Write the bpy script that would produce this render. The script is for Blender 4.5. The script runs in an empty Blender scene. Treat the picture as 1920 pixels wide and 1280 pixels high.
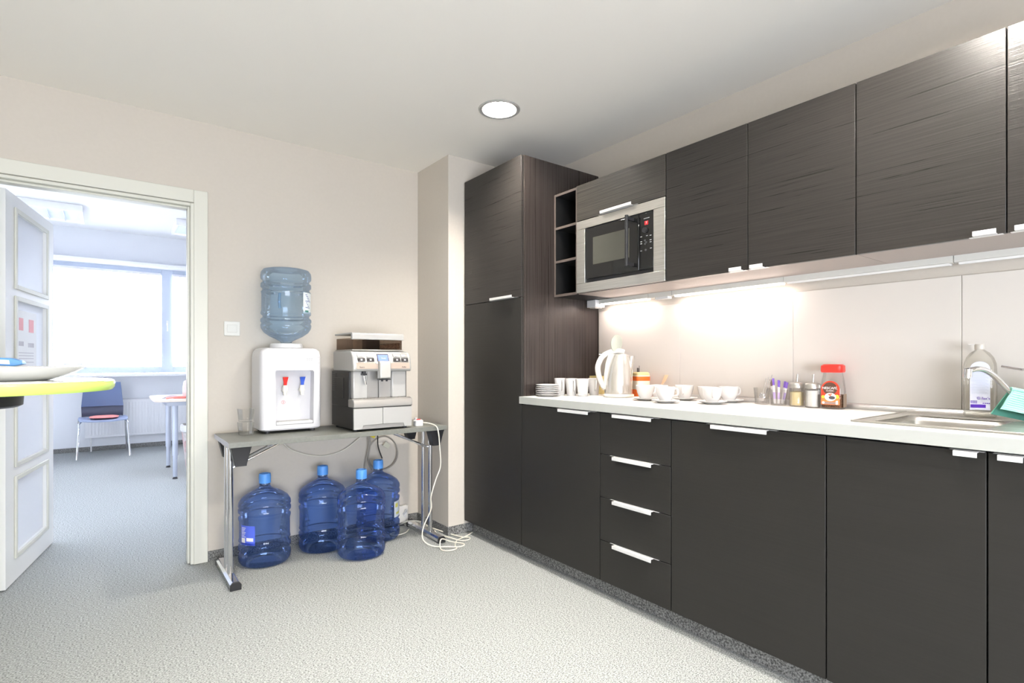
import bpy, bmesh, math, random
from mathutils import Vector, Matrix
random.seed(7)
S = bpy.context.scene
COL = S.collection
PI = math.pi

# ------------------------------------------------------------------ camera
H = 1.114
cam = bpy.data.cameras.new('camera'); co = bpy.data.objects.new('camera', cam); COL.objects.link(co)
cam.sensor_width = 36; cam.sensor_fit = 'HORIZONTAL'
cam.lens = 36 * 1010 / 1920
cam.shift_y = (677.5 - 640) / 1920
cam.clip_start = 0.02; cam.clip_end = 200
co.location = (0, 0, H); co.rotation_euler = (PI / 2, 0, -0.6467)
S.camera = co
S.view_settings.view_transform = 'Standard'; S.view_settings.look = 'None'
S.view_settings.gamma = 1; S.view_settings.use_curve_mapping = False
S.view_settings.exposure = 0.2
S.cycles.use_denoising = True
S.cycles.max_bounces = 12; S.cycles.diffuse_bounces = 6; S.cycles.glossy_bounces = 5
S.cycles.transmission_bounces = 10; S.cycles.transparent_max_bounces = 16
S.cycles.sample_clamp_indirect = 6
S.cycles.caustics_reflective = False; S.cycles.caustics_refractive = False

# ------------------------------------------------------------------ materials
def mat(name, col, rough=0.5, metal=0.0, emit=None, es=0.0, trans=0.0, ior=1.45, coat=0.0, alpha=1.0, spec=0.5):
    m = bpy.data.materials.new(name); m.use_nodes = True
    b = m.node_tree.nodes['Principled BSDF']
    b.inputs['Base Color'].default_value = (*col, 1); b.inputs['Roughness'].default_value = rough
    b.inputs['Metallic'].default_value = metal; b.inputs['IOR'].default_value = ior
    b.inputs['Transmission Weight'].default_value = trans; b.inputs['Coat Weight'].default_value = coat
    b.inputs['Alpha'].default_value = alpha; b.inputs['Specular IOR Level'].default_value = spec
    if emit: b.inputs['Emission Color'].default_value = (*emit, 1); b.inputs['Emission Strength'].default_value = es
    return m

def nodes(m):
    nt = m.node_tree
    return nt, nt.nodes, nt.links, nt.nodes['Principled BSDF']

def noise_mat(name, c0, c1, scale, stretch=(1, 1, 1), rough=0.5, bump=0.0, detail=4, lo=0.35, hi=0.65, spec=0.5, dist=0.002, rr=None, distort=0.0):
    m = mat(name, c0, rough, spec=spec); nt, N, L, b = nodes(m)
    tc = N.new('ShaderNodeTexCoord'); mp = N.new('ShaderNodeMapping'); mp.inputs['Scale'].default_value = stretch
    nz = N.new('ShaderNodeTexNoise'); nz.inputs['Scale'].default_value = scale; nz.inputs['Detail'].default_value = detail
    nz.inputs['Distortion'].default_value = distort
    cr = N.new('ShaderNodeValToRGB'); cr.color_ramp.elements[0].position = lo; cr.color_ramp.elements[1].position = hi
    cr.color_ramp.elements[0].color = (*c0, 1); cr.color_ramp.elements[1].color = (*c1, 1)
    L.new(tc.outputs['Object'], mp.inputs['Vector']); L.new(mp.outputs[0], nz.inputs['Vector'])
    L.new(nz.outputs['Fac'], cr.inputs['Fac']); L.new(cr.outputs['Color'], b.inputs['Base Color'])
    if bump:
        bp = N.new('ShaderNodeBump'); bp.inputs['Strength'].default_value = bump; bp.inputs['Distance'].default_value = dist
        L.new(nz.outputs['Fac'], bp.inputs['Height']); L.new(bp.outputs['Normal'], b.inputs['Normal'])
    if rr:
        mr = N.new('ShaderNodeMapRange'); mr.inputs['To Min'].default_value = rr[0]; mr.inputs['To Max'].default_value = rr[1]
        mr.inputs['From Min'].default_value = 0.3; mr.inputs['From Max'].default_value = 0.7
        L.new(nz.outputs['Fac'], mr.inputs['Value']); L.new(mr.outputs[0], b.inputs['Roughness'])
    return m

def glassy(name, col, ior=1.33, tmix=0.35, tcol=(1, 1, 1), rough=0.0):
    """clear or tinted plastic or glass: refraction mixed with straight-through light"""
    m = bpy.data.materials.new(name); m.use_nodes = True
    nt = m.node_tree; N = nt.nodes; L = nt.links; N.remove(N['Principled BSDF']); out = N['Material Output']
    g = N.new('ShaderNodeBsdfGlass'); g.inputs['Color'].default_value = (*col, 1); g.inputs['IOR'].default_value = ior
    g.inputs['Roughness'].default_value = rough
    t = N.new('ShaderNodeBsdfTransparent'); t.inputs['Color'].default_value = (*tcol, 1)
    x = N.new('ShaderNodeMixShader'); x.inputs['Fac'].default_value = tmix
    L.new(g.outputs[0], x.inputs[1]); L.new(t.outputs[0], x.inputs[2]); L.new(x.outputs[0], out.inputs['Surface'])
    return m

def thin(name, tint, edge, refr=0.12, gloss=1.0, ior=1.33):
    """thin-walled clear plastic or glass: tinted see-through, deeper tint where the wall is seen edge-on, fresnel gloss, a little refraction"""
    m = bpy.data.materials.new(name); m.use_nodes = True
    nt = m.node_tree; N = nt.nodes; L = nt.links; N.remove(N['Principled BSDF']); out = N['Material Output']
    lw = N.new('ShaderNodeLayerWeight'); lw.inputs['Blend'].default_value = 0.35
    mc = N.new('ShaderNodeMix'); mc.data_type = 'RGBA'; mc.inputs[6].default_value = (*tint, 1); mc.inputs[7].default_value = (*edge, 1)
    L.new(lw.outputs['Facing'], mc.inputs[0])
    t = N.new('ShaderNodeBsdfTransparent'); L.new(mc.outputs[2], t.inputs['Color'])
    g = N.new('ShaderNodeBsdfGlass'); g.inputs['Color'].default_value = (*[c**0.5 for c in tint], 1); g.inputs['IOR'].default_value = ior; g.inputs['Roughness'].default_value = 0.0
    x = N.new('ShaderNodeMixShader'); x.inputs['Fac'].default_value = refr; L.new(t.outputs[0], x.inputs[1]); L.new(g.outputs[0], x.inputs[2])
    fr = N.new('ShaderNodeFresnel'); fr.inputs['IOR'].default_value = 1.5
    gl = N.new('ShaderNodeBsdfGlossy'); gl.inputs['Roughness'].default_value = 0.06
    mu = N.new('ShaderNodeMath'); mu.operation = 'MULTIPLY'; mu.inputs[1].default_value = gloss; L.new(fr.outputs[0], mu.inputs[0])
    y = N.new('ShaderNodeMixShader'); L.new(mu.outputs[0], y.inputs['Fac']); L.new(x.outputs[0], y.inputs[1]); L.new(gl.outputs[0], y.inputs[2])
    L.new(y.outputs[0], out.inputs['Surface'])
    return m

WALL = noise_mat('wall_paint', (0.575, 0.53, 0.465), (0.585, 0.54, 0.475), 60, rough=0.85, bump=0.02, dist=0.001)
WALL2 = mat('office_wall_paint', (0.74, 0.76, 0.80), 0.8)
CEIL = mat('ceiling_paint', (0.90, 0.87, 0.805), 0.85)
CEIL2 = mat('office_ceiling_paint', (0.82, 0.83, 0.84), 0.85)
CARPET = noise_mat('carpet', (0.12, 0.126, 0.122), (0.44, 0.455, 0.445), 150, stretch=(1, 1.6, 1), rough=0.95, bump=0.6, detail=3, lo=0.33, hi=0.60, spec=0.1, dist=0.004)
CARPET_SHADE = noise_mat('carpet_shade', (0.07, 0.07, 0.068), (0.30, 0.30, 0.29), 150, stretch=(1, 1, 1), rough=0.95, bump=0.5, detail=3, lo=0.36, hi=0.66, spec=0.1, dist=0.003)  # darker copy of the carpet; shade on upright strips put into the colour
TRIM = mat('cream_white_lacquer', (0.67, 0.665, 0.59), 0.35)
DOORW = mat('white_door_lacquer', (0.82, 0.82, 0.80), 0.3)
def wood(name, c0, c1, stretch, rough, bump, rr):
    m = noise_mat(name, c0, c1, 9, stretch=stretch, rough=rough, bump=bump, detail=4, lo=0.28, hi=0.72, dist=0.002, rr=rr, distort=0.35, spec=0.36)
    return m
WOODH = wood('dark_woodgrain_horizontal', (0.016, 0.0145, 0.0132), (0.032, 0.0285, 0.026), (1, 0.28, 24), 0.30, 0.22, (0.27, 0.33))
WOODL = wood('dark_woodgrain_base', (0.017, 0.016, 0.0142), (0.0215, 0.020, 0.018), (1, 0.28, 20), 0.42, 0.04, (0.38, 0.5))
WOODV = wood('dark_woodgrain_vertical', (0.022, 0.0175, 0.0155), (0.050, 0.040, 0.036), (20, 20, 0.14), 0.30, 0.12, (0.24, 0.34))
EDGE = mat('cabinet_edge_band', (0.075, 0.06, 0.054), 0.4)
BLACK_IN = mat('black_shelf_inside', (0.006, 0.006, 0.006), 0.6)
CARC = mat('black_carcass', (0.012, 0.011, 0.011), 0.5)
UNDER = mat('cabinet_underside_board', (0.42, 0.37, 0.34), 0.5)
HANDLE = mat('white_aluminium_pull', (0.78, 0.78, 0.77), 0.3, 0.3)
COUNTER = mat('white_worktop_laminate', (0.73, 0.71, 0.68), 0.32)
COUNTER_EDGE = mat('worktop_edge', (0.40, 0.41, 0.385), 0.35)
SPLASH = mat('glossy_cream_panel', (0.72, 0.68, 0.625), 0.18)
ALU = mat('aluminium', (0.72, 0.71, 0.69), 0.35, 0.8)
STEEL = noise_mat('brushed_steel', (0.55, 0.53, 0.49), (0.66, 0.64, 0.60), 30, stretch=(1, 0.2, 12), rough=0.3, detail=2)
STEEL.node_tree.nodes['Principled BSDF'].inputs['Metallic'].default_value = 0.9
CHROME = mat('chrome', (0.86, 0.86, 0.88), 0.08, 1.0)
BGLASS = mat('black_glass', (0.010, 0.010, 0.010), 0.06)
WINGLASS = mat('oven_window_glass', (0.060, 0.060, 0.050), 0.15)
BPLAST = mat('black_plastic', (0.018, 0.018, 0.02), 0.4)
DGREY = mat('dark_grey_plastic', (0.045, 0.045, 0.047), 0.45)
WPLAST = mat('white_plastic', (0.68, 0.68, 0.68), 0.3)
WGLOSS = mat('white_porcelain', (0.72, 0.71, 0.695), 0.15, coat=0.2)
SILVER = mat('silver_plastic', (0.45, 0.435, 0.41), 0.3, 0.55)
LSILVER = mat('light_silver_plastic', (0.49, 0.485, 0.465), 0.35, 0.3)
RED = mat('red_plastic', (0.80, 0.035, 0.03), 0.35)
BLUEP = mat('blue_plastic', (0.05, 0.12, 0.60), 0.35)
CAPB = mat('light_blue_cap', (0.10, 0.33, 0.82), 0.4)
JUG = thin('blue_jug_plastic', (0.64, 0.77, 1.0), (0.44, 0.57, 0.97), 0.10, 0.7)
JUGC = thin('pale_blue_jug_plastic', (0.82, 0.915, 1.0), (0.74, 0.85, 1.0), 0.04, 0.6)
CLEAR = thin('clear_glass', (0.99, 0.99, 0.985), (0.95, 0.955, 0.95), 0.02, 0.45)
CLEARB = thin('clear_soap_plastic', (0.975, 0.97, 0.945), (0.92, 0.91, 0.88), 0.03, 0.45)
SMOKE = glassy('smoked_plastic', (0.70, 0.65, 0.62), 1.3, 0.80, (0.70, 0.65, 0.61))
FROST = mat('frosted_glass', (0.90, 0.93, 1.0), 0.35, trans=0.12)
LIME = mat('lime_green_plastic', (0.60, 0.84, 0.17), 0.25, coat=0.4)
WTOP = mat('white_gloss_top', (0.85, 0.85, 0.83), 0.12)
GREYTOP = noise_mat('grey_green_laminate', (0.165, 0.17, 0.15), (0.185, 0.19, 0.17), 80, rough=0.4)
CABLEW = mat('white_cable', (0.72, 0.69, 0.60), 0.45)
CABLEG = mat('grey_hose', (0.33, 0.30, 0.26), 0.45)
PAPER = mat('white_paper', (0.80, 0.80, 0.80), 0.7)
OFFB = mat('office_blue_grey_frame', (0.50, 0.56, 0.66), 0.4)
CHAIRB = mat('blue_grey_chair_shell', (0.10, 0.14, 0.26), 0.45)
PINK = mat('pink_cloth', (0.78, 0.28, 0.25), 0.7)
def ink(c): return mat('ink', c, 0.5)
INKD = ink((0.06, 0.05, 0.06)); INKP = ink((0.10, 0.03, 0.45)); INKW = ink((0.85, 0.85, 0.85))

# ------------------------------------------------------------------ mesh helpers
class MB:
    def __init__(s): s.bm = bmesh.new()
    def _face(s, vs, mi=0):
        try:
            f = s.bm.faces.new(vs); f.material_index = mi; return f
        except ValueError: return None
    def box(s, x0, x1, y0, y1, z0, z1, mi=0):
        x0, x1 = sorted((x0, x1)); y0, y1 = sorted((y0, y1)); z0, z1 = sorted((z0, z1))
        v = [s.bm.verts.new(p) for p in ((x0,y0,z0),(x1,y0,z0),(x1,y1,z0),(x0,y1,z0),(x0,y0,z1),(x1,y0,z1),(x1,y1,z1),(x0,y1,z1))]
        for q in ((3,2,1,0),(4,5,6,7),(0,1,5,4),(1,2,6,5),(2,3,7,6),(3,0,4,7)): s._face([v[i] for i in q], mi)
        return s
    def prism(s, poly, axis, a0, a1, mi=0):
        """poly: 2-D points; axis 0,1,2 the extrusion axis; the other two axes in order"""
        def P(p, a):
            l = list(p); l.insert(axis, a); return l
        A = [s.bm.verts.new(P(p, a0)) for p in poly]; B = [s.bm.verts.new(P(p, a1)) for p in poly]
        n = len(poly)
        s._face(A, mi); s._face(B[::-1], mi)
        for i in range(n): s._face([A[i], B[i], B[(i+1) % n], A[(i+1) % n]], mi)
        return s
    def rings(s, R, closed0=True, closed1=True, mi=0, wrap=False):
        V = [[s.bm.verts.new(p) for p in r] for r in R]
        n = len(R[0])
        for a, b in zip(V[:-1], V[1:]):
            for i in range(n): s._face([a[i], a[(i+1) % n], b[(i+1) % n], b[i]], mi)
        if wrap:
            a, b = V[-1], V[0]
            for i in range(n): s._face([a[i], a[(i+1) % n], b[(i+1) % n], b[i]], mi)
        else:
            if closed0: s._face(V[0][::-1], mi)
            if closed1: s._face(V[-1], mi)
        return s
    def lathe(s, prof, cx=0, cy=0, cz=0, seg=40, mi=0, wrap=False):
        R = []
        for r, z in prof:
            r = max(r, 0.0004)
            R.append([(cx + r*math.cos(2*PI*i/seg), cy + r*math.sin(2*PI*i/seg), cz + z) for i in range(seg)])
        return s.rings(R, mi=mi, wrap=wrap)
    def loft(s, secs, seg=40, mi=0):
        """secs: (cx, cy, z, rx, ry, n) super-ellipse sections"""
        R = []
        for cx, cy, z, rx, ry, n in secs:
            r = []
            for i in range(seg):
                a = 2*PI*(i+0.5)/seg; c, d = math.cos(a), math.sin(a)
                r.append((cx + rx*math.copysign(abs(c)**(2/n), c), cy + ry*math.copysign(abs(d)**(2/n), d), z))
            R.append(r)
        return s.rings(R, mi=mi)
    def cyl(s, p0, p1, r, r2=None, seg=24, mi=0):
        p0 = Vector(p0); p1 = Vector(p1); r2 = r if r2 is None else r2
        d = (p1 - p0).normalized(); u = d.orthogonal().normalized(); w = d.cross(u)
        R = [[p + rr*(math.cos(2*PI*i/seg)*u + math.sin(2*PI*i/seg)*w) for i in range(seg)] for p, rr in ((p0, r), (p1, r2))]
        return s.rings(R, mi=mi)
    def tube(s, pts, r, seg=10, sm=6, mi=0, flat=None):
        P = [Vector(p) for p in pts]
        if sm > 1 and len(P) > 2:
            Q = []; E = [2*P[0]-P[1]] + P + [2*P[-1]-P[-2]]
            for i in range(1, len(E)-2):
                a, b, c, d = E[i-1:i+3]
                for k in range(sm):
                    t = k/sm
                    Q.append(0.5*((2*b) + (c-a)*t + (2*a-5*b+4*c-d)*t*t + (3*b-a-3*c+d)*t**3))
            Q.append(P[-1]); P = Q
        R = []; u = None
        for i, p in enumerate(P):
            d = (P[min(i+1, len(P)-1)] - P[max(i-1, 0)]).normalized()
            if u is None: u = d.orthogonal().normalized()
            else:
                u = (u - d*u.dot(d)); u = u.normalized() if u.length > 1e-6 else d.orthogonal().normalized()
            w = d.cross(u); rr = r[min(i*len(r)//len(P), len(r)-1)] if isinstance(r, (list, tuple)) else r
            R.append([p + rr*(math.cos(2*PI*k/seg)*u + math.sin(2*PI*k/seg)*w) for k in range(seg)])
        return s.rings(R, mi=mi)
    def arc_band(s, R, a0, a1, z0, z1, t=0.0008, seg=16, cx=0, cy=0, mi=0):
        A = []
        for k in range(seg+1):
            a = a0 + (a1-a0)*k/seg; c, d = math.cos(a), math.sin(a)
            A.append([(cx+R*c, cy+R*d, z0), (cx+(R+t)*c, cy+(R+t)*d, z0), (cx+(R+t)*c, cy+(R+t)*d, z1), (cx+R*c, cy+R*d, z1)])
        return s.rings(A, mi=mi)
    def shift(s, m): bmesh.ops.transform(s.bm, matrix=m, verts=s.bm.verts); return s
    def build(s, name, m, parent=None, bevel=0, bseg=2, loc=(0, 0, 0), rot=(0, 0, 0), ang=35, sub=0):
        bmesh.ops.recalc_face_normals(s.bm, faces=s.bm.faces)
        me = bpy.data.meshes.new(name); s.bm.to_mesh(me); s.bm.free()
        for k in (m if isinstance(m, (list, tuple)) else [m]): me.materials.append(k)
        for p in me.polygons: p.use_smooth = True
        me.set_sharp_from_angle(angle=math.radians(ang))
        o = bpy.data.objects.new(name, me); COL.objects.link(o)
        o.location = loc; o.rotation_euler = rot
        if parent: o.parent = parent
        if bevel:
            b = o.modifiers.new('bevel', 'BEVEL'); b.width = bevel; b.segments = bseg; b.limit_method = 'ANGLE'
            b.angle_limit = math.radians(40); b.harden_normals = False
        if sub:
            q = o.modifiers.new('sub', 'SUBSURF'); q.levels = sub; q.render_levels = sub
        return o

def T(o, label, cat=None, group=None, kind=None):
    if label: o['label'] = label
    if cat: o['category'] = cat
    if group: o['group'] = group
    if kind: o['kind'] = kind
    return o
def thing(name, label, cat, loc=(0, 0, 0), rz=0, group=None):
    o = bpy.data.objects.new(name, None); COL.objects.link(o); o.empty_display_size = 0.05
    o.location = loc; o.rotation_euler = (0, 0, rz)
    return T(o, label, cat, group)
def struct(o, label): return T(o, label, None, None, 'structure')
def text(s, size, m, parent, loc, rot, name='lettering', ext=0.0003, ax='CENTER'):
    cu = bpy.data.curves.new(name, 'FONT'); cu.body = s; cu.size = size; cu.extrude = ext
    cu.align_x = ax; cu.align_y = 'CENTER'; cu.resolution_u = 3
    t = bpy.data.objects.new(name + '_tmp', cu); COL.objects.link(t)
    bpy.context.view_layer.update()
    me = bpy.data.meshes.new_from_object(t); bpy.data.objects.remove(t)
    me.name = name; me.materials.clear(); me.materials.append(m)
    o = bpy.data.objects.new(name, me); COL.objects.link(o); o.location = loc; o.rotation_euler = rot
    if parent: o.parent = parent
    return o
def boolean_cut(o, cutters):
    for c in cutters:
        b = o.modifiers.new('cut', 'BOOLEAN'); b.operation = 'DIFFERENCE'; b.object = c; b.solver = 'EXACT'
    bpy.context.view_layer.update()
    dg = bpy.context.evaluated_depsgraph_get()
    me = bpy.data.meshes.new_from_object(o.evaluated_get(dg))
    o.modifiers.clear(); o.data = me
    for c in cutters: bpy.data.objects.remove(c)
    for p in me.polygons: p.use_smooth = True
    me.set_sharp_from_angle(angle=math.radians(35))
    return o
def copy_tree(o, parent=None):
    c = o.copy(); COL.objects.link(c); c.parent = parent
    for ch in [x for x in bpy.data.objects if x.parent == o]: copy_tree(ch, c)
    return c
FRONTY = (PI/2, 0, 0)            # lettering that faces the camera side (-Y)
FRONTX = (PI/2, 0, -PI/2)        # lettering on the kitchen fronts, facing -X

XF, XW, YB, ZC = 1.866, 2.486, 3.42, 2.44
# ------------------------------------------------------------------ room shell
struct(MB().box(-2.0, 2.7, -2.4, 8.6, -0.12, 0).build('floor', CARPET), 'light grey speckled carpet floor running through both rooms')
m = MB()
m.box(-2.0, 2.7, -2.4, 3.54, ZC+0.12, ZC+0.24)
# slab with round cut-outs for the downlights is modelled as the thin lining below
LIGHTS = [(1.655, 2.303), (1.50, 0.48), (1.655, -1.5), (0.60, 1.20), (-0.30, -0.9)]
o = MB().box(-2.0, 2.7, -2.4, 3.54, ZC, ZC+0.12).build('ceiling', CEIL)
cuts = [MB().cyl((x, y, ZC-0.02), (x, y, ZC+0.11), 0.092, seg=48).build('cut', CEIL) for x, y in LIGHTS]
boolean_cut(o, cuts); struct(o, 'off-white painted ceiling of the kitchen room')
struct(m.build('ceiling_slab', CEIL), 'slab above the kitchen ceiling')
struct(MB().box(-2.5, 3.0, 3.54, 8.6, 2.76, 2.9).build('ceiling_office', CEIL2), 'bright white ceiling of the office beyond the door')
DX0, DX1, DZ = -0.44, 0.402, 1.985
m = MB()
m.box(-2.0, DX0, YB, 3.54, 0, 2.76); m.box(DX1, 2.7, YB, 3.54, 0, 2.76); m.box(DX0, DX1, YB, 3.54, DZ, 2.76)
struct(m.build('wall_back', WALL), 'beige wall with the doorway, switch and folding table')
struct(MB().box(XW, 2.7, -2.4, YB, 0, ZC).build('wall_right', WALL), 'beige wall behind the kitchen units')
struct(MB().box(-2.0, -1.85, -2.4, YB, 0, ZC).build('wall_left', WALL), 'beige wall on the left of the kitchen room')
m = MB()
m.box(-1.85, -1.3, -2.4, -2.28, 0, ZC); m.box(1.1, XW, -2.4, -2.28, 0, ZC); m.box(-1.3, 1.1, -2.4, -2.28, 0, 0.2); m.box(-1.3, 1.1, -2.4, -2.28, 1.5, ZC)  # opening added low in the wall to throw fill light upwards
struct(m.build('wall_front', WALL), 'beige wall behind the camera with an added fill window')
struct(MB().box(1.752, XW-0.001, 2.997, YB-0.001, 0, ZC-0.001).build('wall_corner', WALL), 'beige boxed-out pillar in the corner beside the tall cabinet')
# office shell
m = MB()
WX0, WX1, WZ0, WZ1 = -1.3, 2.0, 0.965, 2.34
m.box(-2.2, WX0, 8.5, 8.75, 0, 2.76); m.box(WX1, 2.9, 8.5, 8.75, 0, 2.76); m.box(WX0, WX1, 8.5, 8.75, 0, WZ0-0.02); m.box(WX0, WX1, 8.5, 8.75, WZ1, 2.76)
struct(m.build('wall_far', WALL2), 'pale blue-white office wall under and above the window')
struct(MB().box(-2.35, -2.2, 3.54, 8.5, 0, 2.76).build('wall_office_left', WALL2), 'pale office wall on the left')
struct(MB().box(2.75, 2.9, 3.54, 8.5, 0, 2.76).build('wall_office_right', WALL2), 'pale office wall on the right')
# baseboards: the floor carpet, darkened to paint in the shade on upright strips
def strip(name, x0, x1, y0, y1, lab):
    struct(MB().box(x0, x1, y0, y1, 0.001, 0.056).build(name, CARPET_SHADE), lab)
strip('baseboard_back', 0.456, 1.745, YB-0.007, YB-0.0005, 'grey carpet strip with painted-in shade along the foot of the back wall')
strip('baseboard_pillar', 1.745, 1.7515, 2.99, YB-0.008, 'grey carpet strip with painted-in shade on the side of the pillar')
strip('baseboard_corner', 1.752, 1.935, 2.990, 2.9965, 'grey carpet strip with painted-in shade on the front of the pillar')
strip('baseboard_far', -2.19, 2.74, 8.492, 8.4995, 'carpet strip with painted-in shade along the foot of the office window wall')
strip('baseboard_kitchen', 1.925, 1.932, -0.9, 2.975, 'carpet strip with painted-in shade along the recessed plinth under the units')
struct(MB().box(1.933, 1.95, -0.9, 2.98, 0.0005, 0.079).build('trim_2', BLACK_IN), 'black recessed plinth under the kitchen units')
# door casing
m = MB()
m.box(0.387, 0.455, 3.404, 3.4195, 0.001, 2.055); m.box(-0.495, -0.427, 3.404, 3.4195, 0.001, 2.055); m.box(-0.427, 0.387, 3.404, 3.4195, 1.985, 2.055)
m.box(0.372, 0.40, 3.412, 3.548, 0.001, 1.983); m.box(-0.438, -0.412, 3.412, 3.548, 0.001, 1.983); m.box(-0.412, 0.372, 3.412, 3.548, 1.966, 1.983)
m.box(0.36, 0.372, 3.44, 3.50, 0.001, 1.966); m.box(-0.412, 0.36, 3.44, 3.50, 1.954, 1.966)
struct(m.build('trim_1', TRIM, bevel=0.003), 'cream white door casing and lining around the doorway')
# door leaf, hinged on the left jamb, opened into the office
def door():
    W, TH, HT = 0.79, 0.04, 1.945
    d = bpy.data.objects.new('door_1', None); COL.objects.link(d); d.location = (-0.405, 3.56, 0.008); d.rotation_euler = (0, 0, math.radians(80.5))
    struct(d, 'white door leaf with four frosted panes standing open into the office')
    # local: x along the leaf, y thickness; the side seen by the camera is y = -TH..
    panes = [(0.13, 0.51), (0.59, 0.97), (1.04, 1.42), (1.49, 1.865)]
    u0, u1 = 0.135, 0.655
    m = MB()
    m.box(0, u0, -TH/2, TH/2, 0, HT); m.box(u1, W, -TH/2, TH/2, 0, HT)
    zz = 0
    for a, b in panes: m.box(u0, u1, -TH/2, TH/2, zz, a); zz = b
    m.box(u0, u1, -TH/2, TH/2, zz, HT)
    m.build('door_leaf', DOORW, d)
    for a, b in panes:
        MB().box(u0, u1, -0.003, 0.003, a, b).build('pane', FROST, d)
        f = MB()
        for s in (-1, 1):
            y0, y1 = s*TH/2, s*(TH/2+0.009)
            w = 0.018
            f.box(u0-w, u0+0.006, y0, y1, a-w, b+w); f.box(u1-0.006, u1+w, y0, y1, a-w, b+w)
            f.box(u0+0.006, u1-0.006, y0, y1, a-w, a+0.006); f.box(u0+0.006, u1-0.006, y0, y1, b-0.006, b+w)
        T(f.build('pane_moulding', TRIM, d, bevel=0.003), 'cream moulding around a pane')
    h = MB().cyl((0.745, -TH/2, 1.03), (0.745, -TH/2-0.045, 1.03), 0.009).tube([(0.745, -TH/2-0.045, 1.03), (0.70, -TH/2-0.05, 1.03), (0.63, -TH/2-0.05, 1.03)], 0.008)
    h.box(0.73, 0.76, -TH/2-0.004, -TH/2, 0.95, 1.10); h.build('door_handle', CHROME, d)
    # printed sheet behind the second pane from the top
    p = thing('printed_sheet', 'white printed sheet with two red squares taped on a frosted pane of the door', 'paper')
    p.location = d.matrix_basis @ Vector((0, 0, 0)); p.rotation_euler = d.rotation_euler; p.location = d.location
    MB().box(0.19, 0.52, -0.0068, -0.0042, 1.06, 1.375).build('sheet', PAPER, p)
    pr = ink((0.75, 0.35, 0.37)); gr = ink((0.5, 0.48, 0.52))
    MB().box(0.235, 0.30, -0.0076, -0.0069, 1.27, 1.335).build('printed_square', pr, p); MB().box(0.39, 0.47, -0.0076, -0.0069, 1.265, 1.335).build('printed_square', pr, p)
    q = MB()
    for (x0, x1, z) in ((0.235, 0.31, 1.20), (0.38, 0.48, 1.195)):
        for k in range(6): q.box(x0+k*(x1-x0)/6, x0+(k+0.6)*(x1-x0)/6, -0.0076, -0.0069, z-0.012, z+0.012)
    for z in (1.15, 1.135, 1.12, 1.10): q.box(0.235, 0.47, -0.0076, -0.0069, z, z+0.004)
    q.build('printed_lines', gr, p)
door()

# ------------------------------------------------------------------ windows of the office
def window():
    w = bpy.data.objects.new('window_1', None); COL.objects.link(w)
    struct(w, 'wide blue-grey framed office window seen through the doorway')
    Y0, Y1 = 8.56, 8.62
    post = [(-1.3, -1.24), (0.60, 0.73), (1.94, 2.0)]
    m = MB()
    for a, b in post: m.box(a, b, Y0, Y1, WZ0, WZ1)
    for a, b in ((-1.24, 0.60), (0.73, 1.94)):
        m.box(a, b, Y0, Y1, WZ0, 1.045); m.box(a, b, Y0, Y1, 2.265, WZ1)
    m.build('window_frame', OFFB, w, bevel=0.004)
    for a, b in ((-1.24, 0.60), (0.73, 1.94)):
        MB().box(a, b, 8.59, 8.594, 1.045, 2.265).build('pane', glassy('window_glass', (1, 1, 1), 1.02, 0.9, (1, 1, 1)), w)
    MB().box(0.655, 0.675, 8.548, 8.56, 1.60, 1.66).tube([(0.665, 8.552, 1.62), (0.665, 8.53, 1.62), (0.665, 8.525, 1.60), (0.665, 8.525, 1.52)], 0.008).build('window_handle', WPLAST, w)
window()
struct(MB().box(-1.45, 2.15, 8.33, 8.56, 0.925, 0.955).build('trim_3', mat('sill_white', (0.86, 0.87, 0.90), 0.35), bevel=0.006), 'white window sill board under the office window')
struct(MB().box(-1.45, 2.15, 8.36, 8.5, 2.34, 2.385).build('trim_4', mat('rail_white', (0.88, 0.89, 0.92), 0.4), bevel=0.006), 'white ledge above the office window')
SLAT = mat('blind_slat', (0.72, 0.72, 0.78), 0.5)
def blind(x0, x1, tilt, lab, n, dz):
    t = thing('window_blind', lab, 'blind', (0, 8.535, 2.27))
    MB().box(x0, x1, -0.016, 0.016, -0.015, 0.015).build('head_rail', SLAT, t, bevel=0.003)
    m = MB(); c, s_ = math.cos(tilt)*0.009, math.sin(tilt)*0.009
    for k in range(n):
        z = -0.03 - dz*k
        m.prism([(-c, z-s_), (c, z+s_), (c, z+s_+0.0008), (-c, z-s_+0.0008)], 0, x0+0.01, x1-0.01)
    m.build('slats', SLAT, t)
    MB().box(x0+0.01, x1-0.01, -0.01, 0.01, -0.045-dz*n, -0.03-dz*n).build('bottom_rail', SLAT, t, bevel=0.002)
blind(-1.23, 0.59, 0.06, 'white slatted blind with open slats over the large left pane of the office window', 47, 0.0245)
blind(0.715, 1.93, 1.12, 'white slatted blind with closed slats on the right sash of the office window', 68, 0.0168)
# unseen window added behind the viewpoint to fill the room with daylight
def fill_window():
    w = bpy.data.objects.new('window_fill', None); COL.objects.link(w)
    struct(w, 'unseen white framed window added behind the camera for fill daylight')
    m = MB()
    for a, b in ((-1.3, -1.24), (-0.13, -0.07), (1.04, 1.1)): m.box(a, b, -2.36, -2.31, 0.2, 1.5)
    for a, b in ((-1.24, -0.13), (-0.07, 1.04)): m.box(a, b, -2.36, -2.31, 0.2, 0.27); m.box(a, b, -2.36, -2.31, 1.43, 1.5)
    m.build('window_frame', WPLAST, w)
fill_window()

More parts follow.
